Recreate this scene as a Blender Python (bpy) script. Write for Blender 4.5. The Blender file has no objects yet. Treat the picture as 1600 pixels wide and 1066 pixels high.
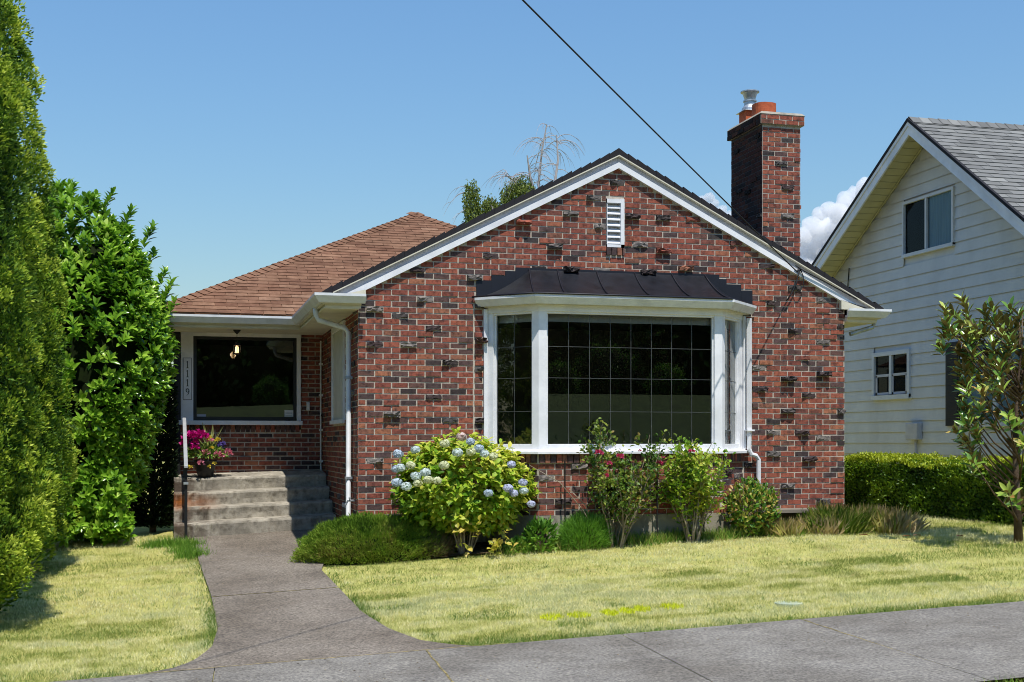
import bpy, math, random
import numpy as np
from mathutils import Vector
random.seed(11)
RNG = np.random.default_rng(11)
S = bpy.context.scene
COL = S.collection
ORG = {}
SUN_EL, SUN_AZ = math.radians(65), math.radians(3.0)   # azimuth to the right of the facade's normal

# ------------------------------------------------------------------ measured viewpoint (used for the camera and for reading sizes)
FOC, YAW, HOR = 2000., math.radians(14.8), 690.
CX, CY, CZ = -2.08, -14.9, 1.75
SA, CA = math.sin(YAW), math.cos(YAW)
def ray(x, y):
    r = (x-800.)/FOC
    return (r*CA+SA, -r*SA+CA, (HOR-y)/FOC)
def atY(x, y, Y):
    v = ray(x, y); t = (Y-CY)/v[1]
    return Vector((CX+t*v[0], Y, CZ+t*v[2]))
def atX(x, y, X):
    v = ray(x, y); t = (X-CX)/v[0]
    return Vector((X, CY+t*v[1], CZ+t*v[2]))
def gz(X, Y):
    """height of the ground: level pavement sloping with the street, lawn rising to the house"""
    Xc = np.clip(X, -6, 9.); yy = np.asarray(Y, float)+4.9
    y1 = np.clip(yy, 0, 7.4)
    k = .075+.002*np.clip(Xc, -6, 5)
    z = .09+.04*Xc+y1*k
    z = np.where(z > .62, .62+(z-.62)*.35, z)
    z = z+np.clip(yy-7.4, 0, 60)*.008
    # across the street: kerb, then a lawn bank
    b = np.clip(-np.asarray(Y, float)-21., 0, 12)/12
    z = z+np.where(yy < 0, b*b*(3-2*b)*3.1, 0)
    return z
def G(x, y): return float(gz(x, y))

# ------------------------------------------------------------------ noise
def _h(ix, iy, iz, seed):
    n = (ix*73856093) ^ (iy*19349663) ^ (iz*83492791) ^ (seed*2654435761 & 0xffffffff)
    n = (n ^ (n >> 13))*1274126177 & 0xffffffff
    n = (n ^ (n >> 16))*2246822519 & 0xffffffff
    n = n ^ (n >> 15)
    return (n & 0xffff)/65535.
def vnoise(P, scale=1., seed=0):
    P = np.asarray(P, float)*scale+100.
    I = np.floor(P).astype(np.int64); F = P-I; F = F*F*(3-2*F)
    out = 0
    for a in (0, 1):
        for b in (0, 1):
            for c in (0, 1):
                w = (F[:, 0] if a else 1-F[:, 0])*(F[:, 1] if b else 1-F[:, 1])*(F[:, 2] if c else 1-F[:, 2])
                out = out+w*_h(I[:, 0]+a, I[:, 1]+b, I[:, 2]+c, seed)
    return out
def fbm(P, scale=1., seed=0, o=3):
    s = 0; a = .5; t = 0
    for i in range(o):
        s = s+a*vnoise(P, scale*2**i, seed+i*17); t += a; a *= .5
    return s/t

# ------------------------------------------------------------------ materials
def lin(h, k=1.):
    o = []
    for i in (0, 2, 4):
        c = int(h[i:i+2], 16)/255.
        o.append((c/12.92 if c <= .04045 else ((c+.055)/1.055)**2.4)*k)
    return (o[0], o[1], o[2], 1.)
def nd(nt, typ, **kw):
    n = nt.nodes.new(typ)
    for k, v in kw.items():
        if k.startswith('_'): setattr(n, k[1:], v)
        else: n.inputs[k.replace('9', ' ')].default_value = v
    return n
def ramp(nt, stops, fac, mode='LINEAR'):
    r = nt.nodes.new('ShaderNodeValToRGB'); cr = r.color_ramp; cr.interpolation = mode
    while len(cr.elements) < len(stops): cr.elements.new(.5)
    for e, (p, c) in zip(cr.elements, stops): e.position = p; e.color = c
    nt.links.new(fac, r.inputs[0]); return r.outputs[0]
def mix(nt, a, b, fac, blend='MIX'):
    m = nt.nodes.new('ShaderNodeMix'); m.data_type = 'RGBA'; m.blend_type = blend
    for sock, v in ((m.inputs[0], fac), (m.inputs[6], a), (m.inputs[7], b)):
        if hasattr(v, 'is_output') or isinstance(v, bpy.types.NodeSocket): nt.links.new(v, sock)
        else: sock.default_value = v
    return m.outputs[2]
def noise(nt, scale, detail=4., rough=.55, coord='Object', stretch=None):
    tc = nt.nodes.new('ShaderNodeTexCoord'); out = tc.outputs[coord]
    if stretch:
        mp = nt.nodes.new('ShaderNodeMapping'); mp.inputs['Scale'].default_value = stretch
        nt.links.new(out, mp.inputs[0]); out = mp.outputs[0]
    n = nd(nt, 'ShaderNodeTexNoise', Scale=scale, Detail=detail, Roughness=rough)
    nt.links.new(out, n.inputs['Vector']); return n.outputs['Fac']
def pmat(name, stops, rough=.7, attr=None, nscale=None, var=0., vscale=6., bump=0., bscale=40., metal=0., spec=.5,
         trans=0., mode='LINEAR', under=None, stretch=None, extra=None, bdist=.01, coat=0., vdetail=4.):
    """one Principled material: colour ramp over a per-face value (attr) or a noise, with patchy variation and bump"""
    m = bpy.data.materials.new(name); m.use_nodes = True; nt = m.node_tree
    bs = nt.nodes['Principled BSDF']
    if isinstance(stops, tuple): stops = [(0, stops), (1, stops)]
    if attr:
        a = nt.nodes.new('ShaderNodeAttribute'); a.attribute_name = attr; fac = a.outputs['Fac']
    else:
        fac = noise(nt, nscale or 5., 5., stretch=stretch)
        if nscale:
            mr = nt.nodes.new('ShaderNodeMapRange'); mr.inputs[1].default_value = .3; mr.inputs[2].default_value = .7
            nt.links.new(fac, mr.inputs[0]); fac = mr.outputs[0]
    c = ramp(nt, stops, fac, mode)
    if var:
        v = noise(nt, vscale, vdetail, .6)
        g = ramp(nt, [(.3, (1-var,)*3+(1,)), (.7, (1+var*.6,)*3+(1,))], v)
        c = mix(nt, c, g, 1., 'MULTIPLY')
    if under:
        ge = nt.nodes.new('ShaderNodeNewGeometry'); c = mix(nt, c, under, ge.outputs['Backfacing'])
    if extra: c = extra(nt, c)
    nt.links.new(c, bs.inputs['Base Color'])
    bs.inputs['Roughness'].default_value = rough; bs.inputs['Metallic'].default_value = metal
    bs.inputs['Specular IOR Level'].default_value = spec
    if coat: bs.inputs['Coat Weight'].default_value = coat
    if bump:
        b = nd(nt, 'ShaderNodeBump', Strength=bump, Distance=bdist)
        nt.links.new(noise(nt, bscale, 6., .65), b.inputs['Height']); nt.links.new(b.outputs[0], bs.inputs['Normal'])
    if trans:
        t = nt.nodes.new('ShaderNodeBsdfTranslucent'); nt.links.new(c, t.inputs[0])
        ms = nt.nodes.new('ShaderNodeMixShader'); ms.inputs[0].default_value = trans
        nt.links.new(bs.outputs[0], ms.inputs[1]); nt.links.new(t.outputs[0], ms.inputs[2])
        nt.links.new(ms.outputs[0], nt.nodes['Material Output'].inputs[0])
    return m
def even(*hexes, k=1.):
    n = len(hexes)
    return [(i/max(1, n-1), lin(h, k)) for i, h in enumerate(hexes)]
def glassmat(name, tint=(.9, .93, .92, 1), k=2.3, ior=1.5):
    m = bpy.data.materials.new(name); m.use_nodes = True; nt = m.node_tree; nt.nodes.remove(nt.nodes['Principled BSDF'])
    t = nt.nodes.new('ShaderNodeBsdfTransparent'); t.inputs[0].default_value = tint
    g = nt.nodes.new('ShaderNodeBsdfGlossy'); g.inputs['Roughness'].default_value = .0; g.inputs[0].default_value = (.97, 1, .98, 1)
    b = nd(nt, 'ShaderNodeBump', Strength=.012, Distance=.01); nt.links.new(noise(nt, 1.2, 1.), b.inputs['Height']); nt.links.new(b.outputs[0], g.inputs['Normal'])
    f = nd(nt, 'ShaderNodeFresnel', IOR=ior); mu = nt.nodes.new('ShaderNodeMath'); mu.operation = 'MULTIPLY'; mu.inputs[1].default_value = k
    nt.links.new(f.outputs[0], mu.inputs[0])
    ms = nt.nodes.new('ShaderNodeMixShader'); nt.links.new(mu.outputs[0], ms.inputs[0])
    nt.links.new(t.outputs[0], ms.inputs[1]); nt.links.new(g.outputs[0], ms.inputs[2])
    nt.links.new(ms.outputs[0], nt.nodes['Material Output'].inputs[0])
    return m
def emat(name, col, st):
    m = bpy.data.materials.new(name); m.use_nodes = True; bs = m.node_tree.nodes['Principled BSDF']
    bs.inputs['Base Color'].default_value = col; bs.inputs['Emission Color'].default_value = col; bs.inputs['Emission Strength'].default_value = st
    return m

# ------------------------------------------------------------------ objects
def tag(o, label=None, cat=None, group=None, kind=None):
    if label: o['label'] = label
    if cat: o['category'] = cat
    if group: o['group'] = group
    if kind: o['kind'] = kind
    return o
def thing(name, label, cat, loc, group=None):
    o = bpy.data.objects.new(name, None); o.empty_display_size = .2; COL.objects.link(o)
    o.location = loc; ORG[o] = Vector(loc)
    return tag(o, label, cat, group)
def link(name, me, parent):
    o = bpy.data.objects.new(name, me); COL.objects.link(o)
    if parent:
        o.parent = parent; ORG[o] = ORG[parent]
    return o
def np_mesh(name, V, F, mat, parent=None, rnd=None, smooth=False, uv=None):
    V = np.asarray(V, np.float32); F = np.asarray(F, np.int32); k = F.shape[1]
    if parent: o3 = np.array(ORG[parent], np.float32)
    else: o3 = np.array([(V[:, 0].min()+V[:, 0].max())/2, (V[:, 1].min()+V[:, 1].max())/2, V[:, 2].min()], np.float32)
    me = bpy.data.meshes.new(name)
    me.vertices.add(len(V)); me.vertices.foreach_set('co', (V-o3).ravel())
    me.loops.add(F.size); me.loops.foreach_set('vertex_index', F.ravel())
    me.polygons.add(len(F)); me.polygons.foreach_set('loop_start', np.arange(0, F.size, k, dtype=np.int32))
    if smooth: me.polygons.foreach_set('use_smooth', np.ones(len(F), bool))
    me.update(calc_edges=True)
    if rnd is not None:
        a = me.attributes.new('rnd', 'FLOAT', 'FACE'); a.data.foreach_set('value', np.asarray(rnd, np.float32))
    if mat: me.materials.append(mat)
    o = link(name, me, parent)
    if not parent: o.location = o3; ORG[o] = Vector([float(c) for c in o3])
    return o
class MB:
    """collects polygons and links them as ONE mesh object"""
    def __init__(s): s.v = []; s.f = []; s.r = []; s.uv = {}
    def add(s, vs, fs, r=None, uvs=None):
        b = len(s.v); s.v += [tuple(v) for v in vs]
        r = random.random() if r is None else r
        for i, f in enumerate(fs):
            if uvs: s.uv[len(s.f)] = [uvs[j] for j in f]
            s.f.append([b+j for j in f]); s.r.append(r)
        return s
    def box(s, x0, x1, y0, y1, z0, z1, r=None):
        vs = [(x, y, z) for z in (z0, z1) for y in (y0, y1) for x in (x0, x1)]
        return s.add(vs, [(0, 2, 3, 1), (4, 5, 7, 6), (0, 1, 5, 4), (2, 6, 7, 3), (0, 4, 6, 2), (1, 3, 7, 5)], r)
    def hexa(s, a, b, r=None):
        """loft between two quads"""
        vs = list(a)+list(b)
        return s.add(vs, [(3, 2, 1, 0), (4, 5, 6, 7), (0, 1, 5, 4), (1, 2, 6, 5), (2, 3, 7, 6), (3, 0, 4, 7)], r)
    def obox(s, O, u, v, n, lu, lv, ln, r=None):
        """box from corner O along axes u, v, n"""
        O = Vector(O); u = Vector(u)*lu; v = Vector(v)*lv; n = Vector(n)*ln
        return s.hexa([O, O+u, O+u+v, O+v], [O+n, O+u+n, O+u+v+n, O+v+n], r)
    def tube(s, pts, rad, n=8, r=None, caps=True):
        pts = [Vector(p) for p in pts]
        if not hasattr(rad, '__len__'): rad = [rad]*len(pts)
        vs = []; prev = None
        for i, p in enumerate(pts):
            t = (pts[min(i+1, len(pts)-1)]-pts[max(i-1, 0)])
            t = t.normalized() if t.length > 1e-9 else Vector((0, 0, 1))
            a = prev if prev is not None else (Vector((0, 0, 1)) if abs(t.z) < .9 else Vector((1, 0, 0)))
            x = (a-t*a.dot(t))
            x = x.normalized() if x.length > 1e-6 else t.orthogonal().normalized()
            prev = x; y = t.cross(x)
            for k in range(n):
                an = 2*math.pi*k/n
                vs.append(p+(x*math.cos(an)+y*math.sin(an))*rad[i])
        fs = []
        for i in range(len(pts)-1):
            for k in range(n):
                fs.append((i*n+k, i*n+(k+1) % n, (i+1)*n+(k+1) % n, (i+1)*n+k))
        if caps: fs += [tuple(range(n-1, -1, -1)), tuple((len(pts)-1)*n+k for k in range(n))]
        return s.add(vs, fs, r)
    def lathe(s, c, prof, n=20, r=None, sq=0):
        c = Vector(c); vs = []
        for (ra, z) in prof:
            for k in range(n):
                an = 2*math.pi*(k+.5)/n; ca, sa = math.cos(an), math.sin(an)
                if sq: q = (abs(ca)**sq+abs(sa)**sq)**(-1/sq)
                else: q = 1
                vs.append(c+Vector((ra*q*ca, ra*q*sa, z)))
        fs = [(i*n+k, i*n+(k+1) % n, (i+1)*n+(k+1) % n, (i+1)*n+k) for i in range(len(prof)-1) for k in range(n)]
        fs += [tuple(range(n-1, -1, -1)), tuple((len(prof)-1)*n+k for k in range(n))]
        return s.add(vs, fs, r)
    def sweep(s, path, prof, side=1, r=None, caps=True):
        """sweep a closed profile (outward offset, z) along a plan polyline with mitred corners; z of path added"""
        P = [Vector((p[0], p[1], 0)) for p in path]; zs = [p[2] if len(p) > 2 else 0 for p in path]
        N = len(P); m = len(prof); vs = []
        for i in range(N):
            d0 = (P[i]-P[i-1]).normalized() if i > 0 else None
            d1 = (P[i+1]-P[i]).normalized() if i < N-1 else None
            n0 = Vector((d0.y, -d0.x, 0))*side if d0 else None
            n1 = Vector((d1.y, -d1.x, 0))*side if d1 else None
            if n0 is None: nn = n1
            elif n1 is None: nn = n0
            else:
                nn = (n0+n1).normalized(); nn = nn/max(.2, nn.dot(n0))
            for (o, z) in prof: vs.append(P[i]+nn*o+Vector((0, 0, zs[i]+z)))
        fs = []
        for i in range(N-1):
            for k in range(m):
                q = (i*m+k, (i+1)*m+k, (i+1)*m+(k+1) % m, i*m+(k+1) % m)
                fs.append(q if side > 0 else q[::-1])
        if caps: fs += [tuple(range(m)), tuple((N-1)*m+k for k in range(m-1, -1, -1))]
        return s.add(vs, fs, r)
    def grid(s, fn, nu, nv, r=None):
        vs = [fn(i/nu, j/nv) for j in range(nv+1) for i in range(nu+1)]
        w = nu+1
        return s.add(vs, [(j*w+i, j*w+i+1, (j+1)*w+i+1, (j+1)*w+i) for j in range(nv) for i in range(nu)], r)
    def build(s, name, mat, parent=None, smooth=False, bevel=0):
        me = bpy.data.meshes.new(name); V = [Vector(v) for v in s.v]
        if parent: o3 = ORG[parent]
        else:
            xs, ys, zs = zip(*[(v.x, v.y, v.z) for v in V]); o3 = Vector(((min(xs)+max(xs))/2, (min(ys)+max(ys))/2, min(zs)))
        me.from_pydata([v-o3 for v in V], [], s.f)
        a = me.attributes.new('rnd', 'FLOAT', 'FACE'); a.data.foreach_set('value', np.array(s.r, np.float32))
        if s.uv:
            ul = me.uv_layers.new(name='UVMap')
            for pi, co in s.uv.items():
                p = me.polygons[pi]
                for li, c in zip(p.loop_indices, co): ul.data[li].uv = c
        if smooth: me.polygons.foreach_set('use_smooth', np.ones(len(s.f), bool))
        me.update()
        if mat: me.materials.append(mat)
        o = link(name, me, parent)
        if not parent: o.location = o3; ORG[o] = o3
        if bevel:
            b = o.modifiers.new('edge', 'BEVEL'); b.width = bevel; b.segments = 2; b.limit_method = 'ANGLE'
        return o

# ------------------------------------------------------------------ leaves
def unit(A): return A/np.maximum(1e-9, np.linalg.norm(A, axis=1))[:, None]
def leafmesh(P, D, U, L, W, kind='rh', bend=.15, fold=.18):
    N = len(P); D = unit(D); s = unit(np.cross(D, U)); U = np.cross(s, D)
    L = np.broadcast_to(L, (N,))[:, None]; W = np.broadcast_to(W, (N,))[:, None]
    if kind == 'tri':
        vs = [P-s*W/2, P+s*W/2, P+D*L]; fs = [(0, 1, 2)]
    elif kind == 'rh':
        vs = [P, P+D*L*.45+s*W/2+U*W*fold, P+D*L-U*L*bend, P+D*L*.45-s*W/2+U*W*fold]; fs = [(0, 1, 2), (0, 2, 3)]
    else:
        m1 = P+D*L*.33; m2 = P+D*L*.7-U*L*bend*.35
        vs = [P, m1, m2, P+D*L-U*L*bend, m1+s*W*.43+U*W*fold, m2+s*W*.42+U*W*fold, m1-s*W*.43+U*W*fold, m2-s*W*.42+U*W*fold]
        fs = [(0, 4, 1), (0, 1, 6), (4, 5, 2), (4, 2, 1), (1, 2, 7), (1, 7, 6), (5, 3, 2), (2, 3, 7)]
    k = len(vs); V = np.stack(vs, 1).reshape(-1, 3)
    F = (np.arange(N)[:, None, None]*k+np.array(fs)[None]).reshape(-1, 3)
    return V, F, len(fs)
def leaf_obj(name, mat, parent, P, D, U, L, W, kind='rh', rnd=None, **kw):
    V, F, k = leafmesh(P, D, U, L, W, kind, **kw)
    if rnd is None: rnd = RNG.random(len(P))
    return np_mesh(name, V, F, mat, parent, np.repeat(rnd, k))
def rdir(n): return unit(RNG.normal(size=(n, 3)))
def rosettes(T, A, k, spread=.9, lift=.5):
    """k leaves around each tip T pointing along axis A -> positions, directions, normals"""
    n = len(T); A = unit(A); x = unit(np.cross(A, unit(RNG.normal(size=(n, 3))))); y = np.cross(A, x)
    ph = (np.arange(k)*2.39996)[None]+RNG.random((n, 1))*6.28
    rad = np.cos(ph)[..., None]*x[:, None]+np.sin(ph)[..., None]*y[:, None]
    h = (np.arange(k)/k)[None, :, None]
    D = rad*spread*(1.15-h*.6)+A[:, None]*(lift+h*.7)+RNG.normal(size=(n, k, 3))*.15
    P = T[:, None]-A[:, None]*(1-h)*.09+np.zeros_like(D)
    U = A[:, None]*1.-rad*.3+np.zeros_like(D)
    return P.reshape(-1, 3), D.reshape(-1, 3), U.reshape(-1, 3)
def stems(mb, base, n, height, spread, r0, seg=6, n_sides=5, twigs=3, jitter=.12, lean=(0, 0)):
    """a fan of woody stems from a base; returns points along the upper stems with directions"""
    out = []; base = Vector(base)
    for i in range(n):
        an = random.uniform(0, 6.283); sp = spread*random.uniform(.3, 1)
        h = height*random.uniform(.7, 1.05); p = base+Vector((math.cos(an)*.06, math.sin(an)*.06, 0)); pts = [p.copy()]; d = Vector((math.cos(an)*sp*.5+lean[0], math.sin(an)*sp*.35+lean[1], 1))
        for k in range(seg):
            d = (d+Vector((random.uniform(-1, 1), random.uniform(-1, 1), random.uniform(-.3, .6)))*jitter).normalized()
            p = p+d*h/seg; pts.append(p.copy())
            if k >= 1: out.append((p.copy(), d.copy(), (k+1)/seg))
            if k >= 1 and twigs:
                for t in range(random.randint(0, twigs)):
                    q = p.copy(); e = (d+Vector((random.uniform(-1, 1), random.uniform(-1, 1), random.uniform(-.2, .6)))*.9).normalized()
                    tp = [q.copy()]
                    for j in range(3):
                        e = (e+Vector((random.uniform(-1, 1), random.uniform(-1, 1), random.uniform(-.4, .6)))*.25).normalized()
                        q = q+e*h*.07; tp.append(q.copy()); out.append((q.copy(), e.copy(), (k+1)/seg))
                    mb.tube(tp, [r0*.4, r0*.33, r0*.27, r0*.2], 4)
        mb.tube(pts, [r0*(1-.75*k/seg) for k in range(seg+1)], n_sides)
    return out
# ================================================================== materials
BR = [(0, lin('92513f')), (.17, lin('7d463b')), (.32, lin('985743')), (.45, lin('72463d')), (.56, lin('8a503e')), (.64, lin('9d664c')), (.72, lin('63463f')),
      (.79, lin('574442')), (.86, lin('463938')), (.89, lin('3a3231')), (.92, lin('55504e')), (.96, lin('857d77')), (1., lin('6a635f'))]
def brick_extra(nt, c):
    n = noise(nt, 22., 5., .65); d = ramp(nt, [(.32, (.38, .35, .36, 1)), (.5, (1, 1, 1, 1)), (.7, (1.3, 1.24, 1.2, 1))], n)
    c = mix(nt, c, d, .9, 'MULTIPLY')
    n2 = noise(nt, 9., 3., .6); b = ramp(nt, [(.54, (0, 0, 0, 1)), (.68, (1, 1, 1, 1))], n2)
    return mix(nt, c, lin('332c2e'), mixfac(nt, b, .55))
def mixfac(nt, sock, k):
    mu = nt.nodes.new('ShaderNodeMath'); mu.operation = 'MULTIPLY'; mu.inputs[1].default_value = k
    nt.links.new(sock, mu.inputs[0]); return mu.outputs[0]
M_BRICK = pmat('brick', BR, .85, attr='rnd', extra=brick_extra, bump=.5, bscale=70., bdist=.006, spec=.25)
M_SHADEBRICK = pmat('shade_toned_brick', [(p, tuple(c*.24 for c in q[:3])+(1,)) for p, q in BR], .9, attr='rnd', extra=brick_extra, bump=.5, bscale=70., bdist=.006, spec=.2)  # brick ramp darkened: shade of the chimney's left face is in the colour
M_MORTAR = pmat('mortar', even('a0968a', 'bdb3a4', 'aca294'), .95, nscale=14, bump=.4, bscale=90, spec=.1)
M_WHITE = pmat('white_paint', even('d9dadd', 'e6e6e8', 'dededf'), .5, nscale=3., var=.12, vscale=2.6, bump=.12, bscale=35)
M_CREAM = pmat('cream_paint', even('c9c3ae', 'd8d2bd'), .6, nscale=2., var=.1, vscale=3.)
M_GUTTER = pmat('gutter_white', even('cfd2d4', 'dcdee0', 'c7c9c9'), .35, nscale=4., var=.1, vscale=5.)
M_ROOF = pmat('red_brown_shingle', even('735341', '82604c', '8b6a54', '7a5946', '93735d'), .95, attr='rnd', var=.22, vscale=2.2, bump=.7, bscale=120, spec=.1,
              extra=lambda nt, c: mix(nt, c, ramp(nt, [(.42, (.6, .56, .54, 1)), (.56, (1, 1, 1, 1))], noise(nt, 7., 6., .7)), .55, 'MULTIPLY'))
M_EDGE = pmat('black_roof_edge', even('141218', '1d1b20'), .9, nscale=20)
M_GREYSHADE = pmat('grey_and_shade_trim', even('b4b3b8', 'c2c1c6'), .6, nscale=5, var=.1)  # grey parts; also stands for shade on the white rake fascia
M_CONC = pmat('weathered_concrete', even('7a7467', '979082', 'a49d8f', '878072'), .92, nscale=7, var=.35, vscale=3., bump=.5, bscale=60, spec=.2)
M_FOUND = pmat('foundation_concrete', even('807a6c', '989281', '8a8475'), .92, nscale=5, var=.25, vscale=2.5, bump=.4, bscale=50, spec=.2)
M_LEAD = pmat('lead_came', even('4c4e4d', '626462'), .5, nscale=9, metal=.3)
M_GLASS = glassmat('window_glass')
M_DARKFR = pmat('black_frame', even('0b0b0c', '131314'), .45, nscale=9)
M_COPPER = pmat('dark_bronze_sheet', even('17191f', '24272e', '1c1f25'), .33, nscale=3.5, metal=.35, var=.25, vscale=8., bump=.12, bscale=9., bdist=.03)
M_FLASH = pmat('navy_flashing', even('0c0d17', '12131f'), .5, nscale=6)
M_ROOM = pmat('dim_room', even('857c6e', '6f675b'), .9, nscale=2)
M_BLIND = pmat('pale_blind', even('b9b3a4', 'c9c3b4'), .8, nscale=5)
M_TERRA = pmat('terracotta', even('a24a25', 'b85a31', '96421f'), .8, nscale=9, bump=.2)
M_GALV = pmat('galvanised_metal', even('9aa0a5', 'b9bec2', '858b90'), .4, nscale=9, metal=.6)
M_BLACK = pmat('black_iron', even('0c0c0e', '17171a'), .5, nscale=12)
M_WIRE = pmat('black_cable', even('08080a', '0e0e10'), .7, nscale=9)
M_PLASTIC = pmat('white_plastic', even('d8d8d6', 'e0e0de'), .4, nscale=4)

# ================================================================== bricks
CLK = []
def brick_run(mb, O, u, n, z0, course, rows, spans, pitch=.2, jt=.0145, clink=.06, depth=.0065, maxout=.06, force=None, shift=0.):
    """lay rows of single bricks on a wall plane; spans(zb, zt) gives the free intervals along u"""
    O = Vector(O); u = Vector(u); n = Vector(n); up = Vector((0, 0, 1))
    for r in range(rows):
        zb = z0+r*course; zt = zb+course-jt; off = (r % 2)*pitch/2+shift
        for (a, b) in spans(zb, zt):
            k = math.floor((a+off)/pitch)
            while True:
                x0 = k*pitch-off; x1 = x0+pitch-jt; k += 1
                if x0 >= b: break
                x0 = max(x0, a+.002); x1 = min(x1, b-.002)
                if x1-x0 < .035: continue
                j = lambda s=.002: random.uniform(-s, s)
                val = random.random()**1.2*.9
                cl = random.random() < clink*1.6 and x1-x0 > .09
                pc_ = O+u*((x0+x1)/2)+up*(zb-O.z)
                if cl and any((pc_-q).length < .27 for q in CLK): cl = False
                if cl: CLK.append(pc_)
                if force:
                    fv = force((x0+x1)/2, (zb+zt)/2)
                    if fv is not None: val = fv
                X0, X1, Z0, Z1 = x0+j(), x1+j(), zb+j(.0015), zt+j(.0015)
                def W(x, z, d): return O+u*x+up*(z-O.z)+n*d
                if not cl:
                    d = depth*random.uniform(.55, 1.15)
                    if random.random() < .1: d += random.uniform(.004, .014)
                    vs = [W(X0, Z0, d+j()), W(X1, Z0, d+j()), W(X1, Z1, d+j()), W(X0, Z1, d+j()), W(X0, Z0, -.01), W(X1, Z0, -.01), W(X1, Z1, -.01), W(X0, Z1, -.01)]
                    mb.add(vs, [(0, 1, 2, 3), (0, 4, 5, 1), (1, 5, 6, 2), (2, 6, 7, 3), (3, 7, 4, 0)], val)
                else:                                   # a burnt, swollen clinker standing out of the wall
                    out = .02+(maxout-.02)*random.random()**1.3; val = random.uniform(.84, 1.) if random.random() < .85 else val
                    nx, nz = 6, 3; vs = []; half = random.choice((0, 0, 0, 1, 2))
                    c0 = random.random()
                    for q in range(nz+1):
                        for i in range(nx+1):
                            s = i/nx; t = q/nz
                            e = out*random.uniform(.55, 1.05)
                            if half == 1: e *= max(.12, 1-abs(s-c0)*1.7)
                            if half == 2: e *= max(.1, 1-1.2*s if c0 > .5 else 1-1.2*(1-s))
                            if t == 0: e *= .8
                            vs.append(W(X0+(X1-X0)*s+j(.008), Z0+(Z1-Z0)*t+random.uniform(-.011, .007), depth+e))
                    b0 = len(vs)
                    rim = [(i, 0) for i in range(nx)]+[(nx, q) for q in range(nz)]+[(i, nz) for i in range(nx, 0, -1)]+[(0, q) for q in range(nz, 0, -1)]
                    for (i, q) in rim: vs.append(W(X0+(X1-X0)*i/nx, Z0+(Z1-Z0)*q/nz, -.01))
                    w = nx+1
                    fs = [(q*w+i, q*w+i+1, (q+1)*w+i+1, (q+1)*w+i) for q in range(nz) for i in range(nx)]
                    R = len(rim)
                    for m in range(R):
                        i, q = rim[m]; i2, q2 = rim[(m+1) % R]
                        fs.append((q*w+i, b0+m, b0+(m+1) % R, q2*w+i2))
                    mb.add(vs, fs, val)
def rowlock(mb, O, u, n, length, h, depth, pitch=.07, r=None):
    O = Vector(O); u = Vector(u); n = Vector(n); k = 0
    while k*pitch < length-.02:
        w = min(pitch-.011, length-k*pitch)
        mb.obox(O+u*(k*pitch)+n*(-.01), u, (0, 0, 1), n, w, h+random.uniform(-.002, .002), depth+.01+random.uniform(-.003, .003), random.choice((.42, .67, .76, .84, .3)) if r is None else r); k += 1
def cut(spans, holes):
    for (a, b) in holes:
        o = []
        for (p, q) in spans:
            if b <= p or a >= q: o.append((p, q)); continue
            if a > p: o.append((p, a))
            if b < q: o.append((b, q))
        spans = o
    return spans

# ================================================================== the brick house
W = 6.3; RX = 3.2; RZ = 5.31; PIT = .51
def ztop(x): return RZ-PIT*abs(x-RX)
house = thing('brick_house', 'red brick bungalow with white bay window and clinker bricks jutting from its gable', 'house', (3.2, 3.5, .55))
BAY = [(1.54, 0.), (2.05, -.5), (4.37, -.5), (4.87, 0.)]
SILL = 1.6; HEAD = 3.28
flash_steps = []
for (xa, ya, xb) in ((743.9, 438.7, 767.5), (767.5, 431, 789), (789, 424, 805), (805, 416, 960), (960, 422.5, 1122.5), (1122.5, 436.5, 1134), (1134, 445, 1157), (1157, 454.5, 1174.5)):
    flash_steps.append((atY(xa, ya, 0).x, atY(xb, ya, 0).x, (atY(xa, ya, 0).z+atY(xb, ya, 0).z)/2))
zf = 3.845
flash_steps = [(a, b, zf if 3 <= i <= 4 else z) for i, (a, b, z) in enumerate(flash_steps)]
def front_spans(zb, zt):
    h = (RZ-.215-(zt-.03))/PIT; a, b = max(0, RX-h), min(W, RX+h)
    if b <= a: return []
    sp = [(a, b)]
    if zt > SILL-.1 and zb < 3.36: sp = cut(sp, [(1.375, 1.39), (1.535, 4.875), (4.995, 5.0)])
    elif zb < 3.36: sp = cut(sp, [(1.52, 4.89)])
    else:
        for (p, q, z) in flash_steps:
            if zb < z-.03 and zt > 3.4: sp = cut(sp, [(p-.002, q+.002)])
    if zt > 4.135 and zb < 4.735: sp = cut(sp, [(3.05, 3.285)])
    if 4.03 < zt < 4.2: sp = cut(sp, [(3.05, 3.285)])
    return sp
def front_force(x, z):
    if x < .1 and 3.13 < z < 3.42: return .88
    if x > 6.2 and 3.0 < z < 3.33: return .9
    return None
b = MB()
brick_run(b, (0, 0, .885), (1, 0, 0), (0, -1, 0), .885, .0682, 63, front_spans, clink=.092, force=front_force, maxout=.105)
rowlock(b, (3.05, -.0, 4.04), (1, 0, 0), (0, -1, 0), .235, .09, .03)
# soldier course that follows the rake
for sgn in (-1, 1):
    x = .05
    while x < 3.05:
        xx = RX+sgn*x; zt_ = ztop(xx)-.2
        pass
        x += .073
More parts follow.
